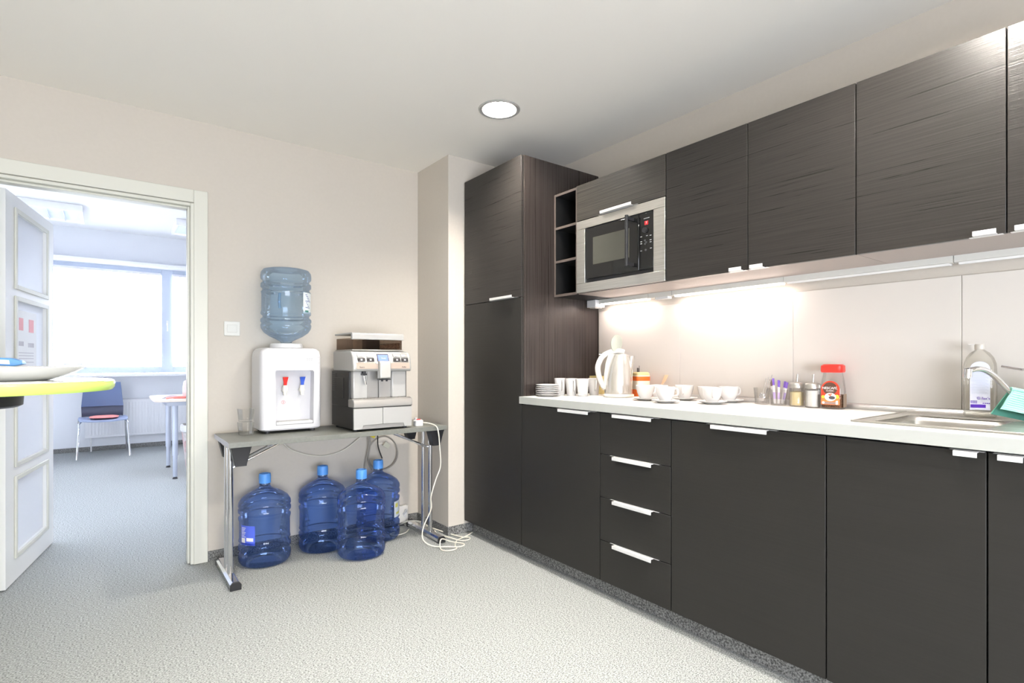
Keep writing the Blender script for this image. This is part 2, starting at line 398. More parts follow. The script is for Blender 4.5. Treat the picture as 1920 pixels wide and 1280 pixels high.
# ------------------------------------------------------------------ downlights
LAMPS = 1200
LAMP = mat('lamp_disc', (1, 1, 1), 0.5, emit=(1.0, 0.94, 0.86), es=LAMPS)
REFL = mat('lamp_reflector', (0.9, 0.9, 0.9), 0.4)
DLAB = ['round recessed downlight glowing in the ceiling near the tall cabinet', 'round recessed downlight above the sink end of the units', 'round recessed downlight behind the camera near the units',
        'round recessed downlight in the ceiling between the camera and the lime green table', 'round recessed downlight behind the camera on the left']
for i, (x, y) in enumerate(LIGHTS):
    t = thing('ceiling_downlight', DLAB[i], 'ceiling light', (x, y, ZC), group='recessed downlights')
    if i == 1: t.scale = (1, 1, 0.25)
    MB().lathe([(0.088, 0.003), (0.090, -0.004), (0.104, -0.006), (0.110, -0.002), (0.110, 0.0), (0.09, 0.0)], seg=64, wrap=True).build('trim_ring', LSILVER, t)
    r = MB(); V = [(0.088, 0.001), (0.086, 0.040), (0.078, 0.070), (0.066, 0.084), (0.066, 0.086), (0.090, 0.086), (0.090, 0.001)]
    r.rings([[(a*math.cos(2*PI*k/64), a*math.sin(2*PI*k/64), z) for k in range(64)] for a, z in V], wrap=True).build('reflector', REFL, t)
    MB().cyl((0, 0, 0.078), (0, 0, 0.085), 0.0650, seg=48).build('lamp_glass', LAMP, t)
    g = MB()
    for k in (-0.045, -0.015, 0.015, 0.045):
        w = math.sqrt(0.084**2 - k*k); g.box(k-0.0006, k+0.0006, -w, w, 0.006, 0.012); g.box(-w, w, k-0.0006, k+0.0006, 0.006, 0.012)
    g.build('louvre', REFL, t)
def area(name, loc, rot, sx, sy, power, col=(1, 1, 1), shape='RECTANGLE', spread=PI):
    l = bpy.data.lights.new(name, 'AREA'); l.shape = shape; l.size = sx
    if shape in ('RECTANGLE', 'ELLIPSE'): l.size_y = sy
    l.energy = power; l.color = col; l.spread = spread
    o = bpy.data.objects.new(name, l); COL.objects.link(o); o.location = loc; o.rotation_euler = rot
    return o

# ------------------------------------------------------------------ kitchen
def pull(parent, y0, y1, z, up=True, tab=True, x=XF):
    """slim aluminium edge pull: lip in front of the door and a flange over the door edge"""
    s = 1 if up else -1
    m = MB()
    m.prism([(x-0.020, z-0.0145*s), (x-0.017, z-0.0145*s), (x-0.016, z-0.002*s), (x-0.0005, z-0.002*s), (x-0.0005, z), (x-0.020, z)], 1, y0, y1)
    if tab: m.box(x-0.002, x+0.016, y0-0.028, y1+0.028, z, z+0.0012*s)
    else: m.box(x-0.002, x+0.016, y0-0.012, y1+0.012, z, z+0.0012*s)
    return m.build('handle', HANDLE, parent, bevel=0.001)
def carcass(m, x0, x1, y0, y1, z0, z1, t=0.018, top=True):
    m.box(x0, x1, y0, y0+t, z0, z1); m.box(x0, x1, y1-t, y1, z0, z1); m.box(x0, x1, y0+t, y1-t, z0, z0+t)
    m.box(x1-0.008, x1, y0+t, y1-t, z0+t, z1-t)
    if top: m.box(x0, x1, y0+t, y1-t, z1-t, z1)
    return m
G = 0.0015
# tall cabinet
def tall():
    y0, y1 = 2.384, 2.984
    t = thing('tall_cabinet', 'tall dark woodgrain cabinet with two doors beside the corner pillar', 'cabinet', (0, 0, 0))
    b = MB(); carcass(b, XF+0.020, XW-0.003, y0, y1, 0.08, 2.28); b.box(XF+0.03, XW-0.02, y0+0.018, y1-0.018, 1.46, 1.478)
    for yy in (y0+0.05, y1-0.05):
        b.cyl((2.0, yy, 0.0005), (2.0, yy, 0.08), 0.02); b.cyl((2.42, yy, 0.0005), (2.42, yy, 0.08), 0.02)
    b.build('body', WOODV, t)
    e = MB().box(XF+0.0195, XF+0.0205, y0, y0+0.018, 0.08, 2.28); e.build('edge_band', EDGE, t)
    d = MB().box(XF, XF+0.018, y0+G, y1-G, 1.480, 2.278).build('door', WOODH, t, bevel=0.001); T(d, 'upper door')
    pull(d, 2.452, 2.672, 1.480, up=False)
    d = MB().box(XF, XF+0.018, y0+G, y1-G, 0.082, 1.476).build('door', WOODL, t, bevel=0.001); T(d, 'lower door')
tall()
# base units
def base_body(t, y0, y1, top=True):
    b = MB(); carcass(b, XF+0.020, XW-0.004, y0, y1, 0.08, 0.876, top=top)
    for yy in (y0+0.05, y1-0.05):
        b.cyl((2.0, yy, 0.0005), (2.0, yy, 0.08), 0.018); b.cyl((2.42, yy, 0.0005), (2.42, yy, 0.08), 0.018)
    b.build('body', CARC, t)
def base(y0, y1, ha, hb, lab, tab=True, top=True):
    t = thing('base_cabinet', lab, 'cabinet'); base_body(t, y0, y1, top)
    d = MB().box(XF, XF+0.018, y0+G, y1-G, 0.082, 0.872).build('door', WOODL, t, bevel=0.001)
    pull(d, ha, hb, 0.872, tab=tab)
base(1.782, 2.382, 1.845, 2.060, 'dark base cabinet with one door, between the tall cabinet and the drawers')
t = thing('drawer_cabinet', 'dark base cabinet with four drawers under the white worktop', 'cabinet'); base_body(t, 1.381, 1.781)
for z0, z1 in ((0.680, 0.872), (0.478, 0.677), (0.276, 0.475), (0.082, 0.273)):
    d = MB().box(XF, XF+0.018, 1.381+G, 1.781-G, z0, z1).build('drawer', WOODL, t, bevel=0.001)
    pull(d, 1.470, 1.690, z1)
base(0.781, 1.380, 0.969, 1.188, 'wide dark base cabinet with one door, right of the drawers')
base(0.381, 0.780, 0.398, 0.449, 'narrow dark base cabinet under the sink basin', False, top=False)
base(-0.019, 0.380, 0.308, 0.357, 'dark base cabinet cut off by the right edge of the picture', False)
# uppers
XU = 2.096
def upper(y0, y1, doors, lab):
    t = thing('wall_cabinet', lab, 'cabinet')
    b = MB(); carcass(b, XU+0.020, XW-0.003, y0, y1, 1.492, 2.09); b.build('body', CARC, t)
    MB().box(XU+0.020, XW-0.004, y0+0.0005, y1-0.0005, 1.4895, 1.4918).build('underside', UNDER, t)
    for (a, c, h0, h1) in doors:
        d = MB().box(XU, XU+0.018, a+G, c-G, 1.489, 2.089).build('door', WOODH, t, bevel=0.001)
        pull(d, h0, h1, 1.489, up=False, tab=False, x=XU)
upper(0.780, 1.579, [(1.177, 1.579, 1.196, 1.250), (0.780, 1.177, 1.106, 1.160)], 'dark wall cabinet with two doors next to the microwave')
upper(-0.020, 0.779, [(0.384, 0.779, 0.404, 0.458), (-0.020, 0.384, 0.31, 0.364)], 'dark wall cabinet with bright light glare at the right edge of the picture')
# microwave housing
t = thing('microwave_cabinet', 'dark wall cabinet housing with a flap above the built-in microwave', 'cabinet')
b = MB(); x0, x1, y0, y1 = XU+0.020, XW-0.003, 1.581, 2.181
b.box(x0, x1, y0, y0+0.018, 1.492, 2.09); b.box(x0, x1, y1-0.018, y1, 1.492, 2.09); b.box(x0, x1, y0+0.018, y1-0.018, 2.072, 2.09)
b.box(x0, x1, y0+0.018, y1-0.018, 1.492, 1.51); b.box(x0, x1, y0+0.018, y1-0.018, 1.872, 1.888); b.box(x1-0.006, x1, y0+0.018, y1-0.018, 1.51, 2.07)
b.build('body', CARC, t)
MB().box(x0, x1-0.001, y0, y1, 1.4895, 1.4918).build('underside', UNDER, t)
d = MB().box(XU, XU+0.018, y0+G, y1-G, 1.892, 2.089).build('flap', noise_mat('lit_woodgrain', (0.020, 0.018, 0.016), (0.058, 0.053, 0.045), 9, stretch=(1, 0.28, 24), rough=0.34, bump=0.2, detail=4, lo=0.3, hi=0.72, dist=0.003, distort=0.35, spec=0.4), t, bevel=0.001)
pull(d, 1.775, 1.985, 1.892, up=False, x=XU)
# microwave
t = thing('microwave_oven', 'built-in microwave oven with black glass door in a steel frame', 'microwave')
m = MB(); X0, X1 = XU-0.002, XU+0.016
m.box(X0, X1, 1.584, 2.178, 1.842, 1.888); m.box(X0, X1, 1.584, 2.178, 1.493, 1.543)
m.box(X0, X1, 1.584, 1.650, 1.544, 1.841); m.box(X0, X1, 2.112, 2.178, 1.544, 1.841)
m.build('steel_frame', STEEL, t, bevel=0.0012)
MB().box(X0+0.012, XW-0.03, 1.64, 2.12, 1.53, 1.86).build('oven_body', BPLAST, t)
d = MB().box(X0+0.002, X0+0.011, 1.742, 2.109, 1.562, 1.838).build('door', BGLASS, t, bevel=0.004)
MB().box(X0+0.0012, X0+0.0021, 1.80, 2.052, 1.636, 1.782).build('door_window', WINGLASS, d)
MB().cyl((X0-0.045, 1.778, 1.585), (X0-0.045, 1.778, 1.835), 0.0085).box(X0-0.045, X0+0.002, 1.770, 1.786, 1.588, 1.603).box(X0-0.045, X0+0.002, 1.770, 1.786, 1.812, 1.827).build('handle', BPLAST, d)
p = MB().box(X0+0.002, X0+0.011, 1.653, 1.740, 1.562, 1.838).build('control_panel', BGLASS, t, bevel=0.004)
MB().box(X0+0.0012, X0+0.0021, 1.683, 1.704, 1.778, 1.796).build('display', mat('red_display', (0.3, 0.01, 0.01), 0.3, emit=(0.8, 0.03, 0.04), es=0.9), p)
text('7', 0.014, mat('display_digit', (1, 0.6, 0.6), 0.4, emit=(1, 0.5, 0.5), es=1), p, (X0+0.001, 1.693, 1.787), FRONTX)
MB().cyl((X0-0.010, 1.699, 1.752), (X0+0.003, 1.699, 1.752), 0.0125, seg=32).build('knob', BPLAST, p)
PG = mat('print_grey', (0.6, 0.6, 0.6), 0.5)
q = MB()
for k in range(6): q.box(X0+0.0012, X0+0.0021, 1.676+k*0.006, 1.679+k*0.006, 1.808, 1.811)
q.build('printed_scale', PG, p)
for (a, b_) in ((1.725, 1.724), (1.690, 1.724), (1.668, 1.722), (1.725, 1.700), (1.668, 1.700), (1.725, 1.690), (1.668, 1.690), (1.725, 1.655), (1.666, 1.660)): MB().box(X0+0.0012, X0+0.0021, a-0.005, a+0.005, b_-0.001, b_+0.0015).build('printed_mark', PG, p)
for (a, b_) in ((1.700, 1.702), (1.693, 1.692), (1.700, 1.686), (1.696, 1.655)): MB().cyl((X0-0.002, a, b_), (X0+0.003, a, b_), 0.005, seg=20).build('button', DGREY, p)
# open shelf
t = thing('open_shelf', 'narrow open black shelf column with three compartments left of the microwave', 'shelf')
y0, y1 = 2.183, 2.379
m = MB(); x0, x1 = XU+0.012, XW-0.003
m.box(x0, x1, y0, y0+0.014, 1.49, 2.09); m.box(x0, x1, y1-0.014, y1, 1.49, 2.09); m.box(x1-0.006, x1, y0+0.014, y1-0.014, 1.49, 2.09)
for z in (1.49, 1.687, 1.882, 2.076): m.box(x0, x1-0.006, y0+0.014, y1-0.014, z, z+0.014)
m.build('body', BLACK_IN, t)
m = MB(); a, b_ = x0-0.001, x0-0.0001
m.box(a, b_, y0, y0+0.014, 1.49, 2.09); m.box(a, b_, y1-0.014, y1, 1.49, 2.09)
for z in (1.49, 1.687, 1.882, 2.076): m.box(a, b_, y0+0.014, y1-0.014, z, z+0.014)
m.build('edge_band', EDGE, t)
# worktop with sink cut-out
SY0, SY1, SX0, SX1 = 0.405, 0.690, 1.985, 2.335
m = MB(); cx0, cy0, cy1 = 1.850, -0.9, 2.3825
m.box(cx0, SX0, cy0, cy1, 0.879, 0.918); m.box(SX1, XW-0.001, cy0, cy1, 0.879, 0.918)
m.box(SX0, SX1, SY1, cy1, 0.879, 0.918); m.box(SX0, SX1, cy0, SY0, 0.879, 0.918)
o = m.build('worktop', COUNTER); T(o, 'long white laminate worktop running over the base cabinets', 'worktop')
MB().box(cx0-0.001, cx0, cy0, cy1, 0.879, 0.917).build('front_edge', COUNTER_EDGE, o)
m = MB(); m.prism([(XW-0.016, 0.9185), (XW-0.0015, 0.9185), (XW-0.0015, 0.940), (XW-0.009, 0.940), (XW-0.016, 0.930)], 1, cy0, 2.3815)
T(m.build('worktop_upstand', ALU), 'thin aluminium upstand strip where the worktop meets the splashback', 'trim strip')
t = thing('splashback', 'glossy cream splashback panels on the wall above the worktop', 'splashback')
for k in range(6):
    a = 2.376 - 0.6*k
    MB().box(XW-0.009, XW-0.001, a-0.5993, a-0.0007, 0.9405, 1.426).build('panel', SPLASH, t, bevel=0.0012)
# sink
t = thing('sink', 'stainless steel inset sink in the white worktop', 'sink')
m = MB(); z0, z1 = 0.9185, 0.9215
m.box(1.945, SX0+0.004, -0.15, 0.735, z0, z1); m.box(SX1-0.004, 2.445, -0.15, 0.735, z0, z1)
m.box(SX0+0.004, SX1-0.004, SY1-0.004, 0.735, z0, z1); m.box(SX0+0.004, SX1-0.004, -0.15, SY0+0.004, z0, z1)
m.box(1.942, 1.947, -0.153, 0.738, z0, z1+0.003); m.box(2.443, 2.448, -0.153, 0.738, z0, z1+0.003); m.box(1.947, 2.443, 0.733, 0.738, z0, z1+0.003)
m.build('rim', STEEL, t, bevel=0.001)
def ss(cx, cy, z, rx, ry, n=6): return (cx, cy, z, rx, ry, n)
cx, cy, rx, ry = (SX0+SX1)/2, (SY0+SY1)/2, (SX1-SX0)/2, (SY1-SY0)/2
secs = [ss(cx, cy, 0.921, rx-0.0005, ry-0.0005, 9), ss(cx, cy, 0.90, rx-0.004, ry-0.004, 8), ss(cx, cy, 0.79, rx-0.012, ry-0.012, 7), ss(cx, cy, 0.77, rx-0.03, ry-0.03, 6), ss(cx, cy, 0.765, 0.03, 0.03, 2),
        ss(cx, cy, 0.763, 0.03, 0.03, 2), ss(cx, cy, 0.768, rx-0.029, ry-0.029, 6), ss(cx, cy, 0.79, rx-0.0105, ry-0.0105, 7), ss(cx, cy, 0.90, rx-0.0025, ry-0.0025, 8), ss(cx, cy, 0.9185, rx+0.0000, ry+0.0000, 9)]
m = MB(); R = []
mm = MB(); mm.loft(secs[:5], seg=64); mm.bm.faces.ensure_lookup_table()
# open the top of the basin
top = [f for f in mm.bm.faces if len(f.verts) > 10 and f.calc_center_median().z > 0.9]
bmesh.ops.delete(mm.bm, geom=top, context='FACES_ONLY')
bas = mm.build('basin', STEEL, t); sol = bas.modifiers.new('thick', 'SOLIDIFY'); sol.thickness = 0.001; sol.offset = 1
MB().cyl((cx, cy, 0.766), (cx, cy, 0.769), 0.028, seg=32).build('drain', CHROME, t)
# faucet
t = thing('kitchen_faucet', 'chrome single lever faucet with a curved swivel spout over the sink', 'faucet', (2.375, 0.33, 0.9222))
MB().lathe([(0.026, 0), (0.026, 0.008), (0.022, 0.012), (0.022, 0.090), (0.020, 0.125), (0.015, 0.140), (0.0, 0.144)], seg=32).build('base', CHROME, t)
sp = [(0, 0, 0.035), (-0.035, 0.038, 0.058), (-0.075, 0.079, 0.091), (-0.108, 0.098, 0.124), (-0.135, 0.113, 0.149), (-0.165, 0.125, 0.164), (-0.195, 0.137, 0.169), (-0.222, 0.155, 0.164)]
MB().tube(sp, 0.0085, seg=16).build('spout', CHROME, t)
MB().cyl((-0.222, 0.155, 0.168), (-0.224, 0.156, 0.144), 0.0115).cyl((-0.224, 0.156, 0.145), (-0.224, 0.156, 0.140), 0.009).build('aerator', CHROME, t)
MB().tube([(0, 0, 0.135), (0.0, 0.02, 0.158), (0.0, 0.064, 0.165), (0.005, 0.119, 0.176)], 0.004, seg=10).build('lever', CHROME, t)
# folded cloth hanging over the spout
MINT = noise_mat('mint_cloth', (0.26, 0.58, 0.47), (0.30, 0.63, 0.52), 90, rough=0.9, bump=0.3)
MINTD = mat('mint_cloth_dark', (0.16, 0.50, 0.38), 0.9)
MINTL = mat('mint_stripe', (0.60, 0.85, 0.78), 0.9)
t = thing('dish_cloth', 'mint green striped sponge cloth draped over the faucet spout', 'cloth', (2.337, 0.362, 0.9222))
# local frame: u runs across the spout, hanging both sides
def clothmesh():
    a = Vector((0.62, -0.55, -0.56)).normalized()      # along the spout, downwards
    return a
m = MB()
pts = []
U = Vector((0.74, -0.62, -0.24)).normalized(); Wd = Vector((0.62, 0.74, 0)).normalized()
def sheet(mb, org, u, v, nu, nv, lu, lv, th, bend=0.0):
    nrm = u.cross(v).normalized(); rows = []
    top = []; 
    for i in range(nu+1):
        a = [org + u*(lu*i/nu) + v*(lv*j/nv) + nrm*(bend*math.sin(PI*i/nu)*math.sin(PI*j/nv)) for j in range(nv+1)]
        top.append(a)
    A = [[mb.bm.verts.new(p + nrm*th/2) for p in r] for r in top]; B = [[mb.bm.verts.new(p - nrm*th/2) for p in r] for r in top]
    for i in range(nu):
        for j in range(nv):
            mb._face([A[i][j], A[i+1][j], A[i+1][j+1], A[i][j+1]]); mb._face([B[i][j], B[i][j+1], B[i+1][j+1], B[i+1][j]])
    for i in range(nu):
        mb._face([A[i][0], B[i][0], B[i+1][0], A[i+1][0]]); mb._face([A[i][nv], A[i+1][nv], B[i+1][nv], B[i][nv]])
    for j in range(nv):
        mb._face([A[0][j], A[0][j+1], B[0][j+1], B[0][j]]); mb._face([A[nu][j], B[nu][j], B[nu][j+1], A[nu][j+1]])
u = Vector((0.62, -0.66, -0.20)).normalized()
s1 = Vector((-0.42, 0.20, -0.60)).normalized()
m = MB(); sheet(m, Vector((-0.046, 0.044, 0.104)), u, s1, 8, 8, 0.15, 0.078, 0.004, 0.006); c1 = m.build('front_fold', MINT, t)
m = MB()
for k in range(9):
    o_ = Vector((-0.046, 0.044, 0.104)) + u*0.006 + s1*(0.008 + k*0.0078)
    nrm = u.cross(s1).normalized(); 
    m.tube([o_ + nrm*(-0.0022+0.0), o_ + u*0.07 + nrm*(-0.002+0.006*math.sin(PI*(0.1+k*0.1))), o_ + u*0.138 + nrm*(-0.0022)], 0.0012, seg=6)
    m.tube([o_ - nrm*(-0.0022+0.0), o_ + u*0.07 + nrm*(0.002+0.006*math.sin(PI*(0.1+k*0.1))), o_ + u*0.138 + nrm*(0.0022)], 0.0012, seg=6)
m.build('stripes', MINTL, c1)
s2 = Vector((0.10, 0.42, -0.72)).normalized()
m = MB(); sheet(m, Vector((-0.048, 0.052, 0.101)), u, s2, 8, 8, 0.15, 0.092, 0.004, -0.010); m.build('back_fold', MINTD, t)
m = MB(); m.tube([Vector((-0.047, 0.048, 0.104)), Vector((-0.047, 0.048, 0.104))+u*0.075, Vector((-0.047, 0.048, 0.104))+u*0.15], 0.0075, seg=12); m.build('top_fold', MINT, t)
# under-cabinet lights
ULIT = mat('lit_light_strip', (1, 1, 1), 0.5, emit=(1.0, 0.86, 0.80), es=10)
UOFF = mat('unlit_diffuser', (0.80, 0.80, 0.78), 0.25)
ULW = mat('light_housing', (0.62, 0.62, 0.58), 0.4)
for i, (a, b_, lit, lab) in enumerate([(1.93, 2.300, 1, 'short lit light bar under the microwave, nearest the tall cabinet'), (1.182, 1.770, 1, 'lit light bar under the cabinet next to the microwave'),
                           (0.582, 1.180, 0, 'unlit light bar under the cabinets above the coffee jar'), (-0.018, 0.580, 0, 'unlit light bar above the sink at the right edge')]):
    t = thing('under_cabinet_light', lab, 'light', group='light bars under the wall cabinets')
    MB().prism([(2.400, 1.4894), (2.452, 1.4894), (2.452, 1.468), (2.412, 1.463), (2.400, 1.466)], 1, a, b_).build('housing', ULW, t)
    MB().prism([(2.404, 1.4645), (2.440, 1.4665), (2.438, 1.459), (2.408, 1.457)], 1, a+0.012, b_-0.012).build('diffuser', ULIT if lit else UOFF, t)
t = thing('light_switch_box', 'white box at the left end of the light bars under the microwave', 'switch box')
MB().box(2.372, 2.455, 2.302, 2.376, 1.445, 1.4894).build('housing', WPLAST, t, bevel=0.003)
MB().box(2.384, 2.44, 2.315, 2.36, 1.440, 1.445).build('cover', LSILVER, t)
t = thing('light_connector', 'white connector block between two light bars under the microwave', 'connector')
MB().box(2.400, 2.452, 1.774, 1.926, 1.465, 1.4894).build('housing', ULW, t)
MB().box(2.405, 2.44, 1.80, 1.885, 1.452, 1.465).build('rocker_switch', WPLAST, t, bevel=0.002)
for o_, (a, b_) in ((0, (1.182, 1.77)), (1, (1.93, 2.30))):
    area('light_bar_lamp', (2.424, (a+b_)/2, 1.455), (0, 0, 0), 0.03, (b_-a)*0.94, 1.7*(b_-a)/0.59, (1.0, 0.80, 0.72))

# ------------------------------------------------------------------ things on the worktop
ZT = 0.9185
# plates
def saucer(cx_, cy_, z, r, lab, group, first=[None]):
    if first[0] is None:
        o = MB().lathe([(0.032, 0), (0.034, 0.001), (0.040, 0.004), (r-0.006, 0.010), (r, 0.013), (r-0.0005, 0.0145), (r-0.008, 0.012), (0.038, 0.006), (0.022, 0.004), (0.0, 0.004)], seg=40).build('saucer', WGLOSS)
        first[0] = o
    else: o = first[0].copy(); COL.objects.link(o)
    o.location = (cx_, cy_, z); return T(o, lab, 'saucer', group)
names = ['bottom', 'second from the bottom', 'third from the bottom', 'third from the top', 'second from the top', 'top']
for k in range(6):
    saucer(1.985, 2.300, ZT + 0.0105*k, 0.066, f'small white plate, {names[k]} of the stack by the tall cabinet' if k not in (0, 5) else f'small white plate at the {names[k]} of the stack by the tall cabinet', 'stacked white plates')
# mugs
def mug(cx_, cy_, ang, lab, ribs=False):
    t = thing('mug', lab, 'mug', (cx_, cy_, ZT), ang, 'white mugs beside the kettle')
    if ribs: pr = [(0.0, 0), (0.026, 0)] + [q for k in range(5) for q in ((0.027+k*0.0008, 0.002+k*0.009), (0.0295+k*0.0006, 0.008+k*0.009), (0.0275+k*0.0008, 0.0095+k*0.009))] + [(0.0325, 0.055), (0.0365, 0.099), (0.0345, 0.099), (0.030, 0.06), (0.0, 0.055)]
    else: pr = [(0.0, 0), (0.024, 0), (0.026, 0.003), (0.0335, 0.098), (0.032, 0.099), (0.0245, 0.006), (0.0, 0.005)]
    MB().lathe(pr, seg=36).build('cup_body', WGLOSS, t)
    if not ribs: MB().tube([(0.030, 0, 0.088), (0.046, 0, 0.086), (0.050, 0, 0.066), (0.047, 0, 0.038), (0.027, 0, 0.028)], 0.0042, seg=10).build('handle', WGLOSS, t)
mug(2.105, 2.325, -1.95, 'tall white mug behind the stacked plates, leftmost of the mugs')
mug(2.130, 2.256, -1.95, 'tall white mug second from the left, beside the ribbed cups')
mug(2.145, 2.180, 0, 'white ribbed cup without a handle left of the kettle', True)
mug(2.270, 2.215, -2.1, 'white mug half hidden behind the kettle handle')
o = MB().box(-0.03, 0.03, -0.045, 0.045, 0, 0.108).build('yellow_box', mat('pale_yellow_card', (0.78, 0.66, 0.30), 0.6), loc=(2.395, 2.30, ZT)); T(o, 'small pale yellow box behind the white mugs at the wall', 'box')
# kettle
KW = mat('cream_kettle_plastic', (0.66, 0.64, 0.585), 0.3)
KS = noise_mat('kettle_steel', (0.66, 0.63, 0.58), (0.72, 0.69, 0.64), 20, stretch=(6, 6, 0.5), rough=0.24); KS.node_tree.nodes['Principled BSDF'].inputs['Metallic'].default_value = 0.75
# local: handle towards -x, spout +x ; rotated so that the handle points to the left of the picture
t = thing('electric_kettle', 'steel and cream electric kettle with open lid on the worktop', 'kettle', (2.262, 2.02, ZT), math.radians(-42))
MB().lathe([(0, 0), (0.080, 0), (0.084, 0.004), (0.084, 0.014), (0.078, 0.018), (0, 0.018)], seg=48).build('power_base', KW, t)
MB().loft([(0, 0, 0.019, 0.076, 0.076, 2), (0, 0, 0.03, 0.077, 0.077, 2), (0.0, 0, 0.10, 0.072, 0.072, 2), (0.004, 0, 0.17, 0.062, 0.064, 2), (0.008, 0, 0.205, 0.054, 0.058, 2), (0.010, 0, 0.232, 0.043, 0.05, 2), (0.012, 0, 0.236, 0.036, 0.044, 2)], seg=48).build('jug_body', KS, t)
MB().loft([(0.058, 0, 0.12, 0.006, 0.012, 2), (0.064, 0, 0.17, 0.016, 0.022, 2), (0.066, 0, 0.215, 0.020, 0.026, 2), (0.070, 0, 0.226, 0.018, 0.024, 2)], seg=24).build('spout', KS, t)
MB().tube([(0.030, 0, 0.245), (0.0, 0, 0.252), (-0.045, 0, 0.246), (-0.088, 0, 0.222), (-0.112, 0, 0.17), (-0.108, 0, 0.12), (-0.092, 0, 0.075), (-0.072, 0, 0.045)], 0.0155, seg=14).build('handle', KW, t)
MB().box(-0.108, -0.085, -0.008, 0.008, 0.232, 0.238).build('lid_button', CHROME, t, rot=(0, 0.0, 0), bevel=0.002)
MB().loft([(-0.055, 0, 0.045, 0.026, 0.03, 2.5), (-0.06, 0, 0.12, 0.020, 0.026, 2.5), (-0.052, 0, 0.19, 0.020, 0.024, 2.5), (-0.035, 0, 0.236, 0.022, 0.024, 2.5)], seg=24).build('back_spine', KW, t)
MB().cyl((-0.086, -0.012, 0.06), (-0.086, -0.020, 0.06), 0.008).build('switch_lever', CHROME, t)
MB().loft([(0, 0, -0.002, 0.046, 0.034, 2), (0, 0, 0.0, 0.050, 0.044, 2), (0, 0, 0.004, 0.050, 0.044, 2), (0, 0, 0.008, 0.040, 0.030, 2)], seg=40).build('lid', mat('pale_green_lid', (0.42, 0.45, 0.38), 0.35), t, loc=(-0.012, 0.0, 0.296), rot=(PI/2 + 0.0, math.radians(-62), math.radians(42)))
MB().box(0.072, 0.0745, -0.010, 0.010, 0.06, 0.15).build('water_gauge', mat('gauge', (0.80, 0.75, 0.55), 0.3), t)
# tea boxes
t = thing('tea_canister', 'cream canister with orange bands behind the kettle', 'canister', (2.405, 1.982, ZT), math.radians(-20))
MB().loft([(0, 0, 0, 0.042, 0.038, 5), (0, 0, 0.118, 0.042, 0.038, 5)], seg=32).build('body', mat('cream_card', (0.80, 0.72, 0.58), 0.5), t)
OR = mat('orange_print', (0.85, 0.16, 0.02), 0.5)
m = MB().loft([(0, 0, 0.002, 0.0428, 0.0388, 5), (0, 0, 0.040, 0.0428, 0.0388, 5)], seg=32); m.loft([(0, 0, 0.088, 0.0428, 0.0388, 5), (0, 0, 0.112, 0.0428, 0.0388, 5)], seg=32); m.build('orange_band', OR, t)
MB().loft([(0, 0, 0.118, 0.040, 0.036, 5), (0, 0, 0.130, 0.040, 0.036, 5), (0, 0, 0.136, 0.034, 0.030, 4)], seg=32).build('lid', mat('ochre_lid', (0.74, 0.60, 0.30), 0.4), t)
MB().cyl((-0.01, 0, 0.136), (-0.01, 0, 0.172), 0.0015).cyl((-0.018, 0, 0.136), (-0.018, 0, 0.160), 0.006).build('lid_knob', EDGE, t)
t = thing('wooden_spatula', 'pale orange spatula leaning on the splashback behind the cups', 'spatula', (2.43, 1.905, ZT))
SPA = mat('pale_orange_plastic', (0.85, 0.60, 0.38), 0.4)
MB().tube([(0, 0, 0.0), (0.016, -0.035, 0.07)], 0.0035, seg=8, sm=1).build('stick', SPA, t)
MB().loft([(0.016, -0.035, 0.068, 0.003, 0.004, 3), (0.022, -0.046, 0.09, 0.003, 0.011, 3), (0.028, -0.058, 0.122, 0.003, 0.012, 3)], seg=16).build('blade', SPA, t)
# cups
CUPS = [('A', 2.175, 1.765, 1, 1.35, 'white coffee cup on a saucer, leftmost of the cups right of the kettle'), ('B', 2.120, 1.600, 1, 0.2, 'white coffee cup on a saucer in front, second cup from the kettle'),
        ('C', 2.345, 1.655, 1, -1.1, 'white coffee cup on a saucer in the back row, in line with the panel seam'), ('D', 2.385, 1.550, 0, 1.6, 'white coffee cup without a saucer at the back between two other cups'),
        ('E', 2.238, 1.430, 1, -0.9, 'white coffee cup on a saucer, front right of the cups'), ('F', 2.392, 1.438, 1, 1.2, 'white coffee cup on a saucer, rightmost of the cups by the wall'),
        ('G', 2.350, 1.815, 0, 1.8, 'white coffee cup without a saucer behind the two left cups')]
for n_, x_, y_, sc, an, lab in CUPS:
    z = ZT
    if sc:
        saucer(x_, y_, z, 0.066, 'white saucer under the ' + {'A': 'leftmost cup right of the kettle', 'B': 'front cup second from the kettle', 'C': 'back row cup at the panel seam', 'E': 'front right cup', 'F': 'rightmost cup by the wall'}[n_], 'saucers under the cups'); z += 0.0045
    t = thing('coffee_cup', lab, 'cup', (x_, y_, z), an - PI/2, 'coffee cups on the worktop'); t.scale = (1.14, 1.14, 1.1)
    MB().lathe([(0, 0), (0.020, 0), (0.021, 0.004), (0.026, 0.010), (0.035, 0.032), (0.041, 0.064), (0.0395, 0.065), (0.033, 0.034), (0.024, 0.012), (0, 0.008)], seg=40).build('cup_body', WGLOSS, t)
    MB().tube([(0.038, 0, 0.056), (0.050, 0, 0.057), (0.055, 0, 0.045), (0.050, 0, 0.030), (0.034, 0, 0.026)], 0.0035, seg=10).build('handle', WGLOSS, t)
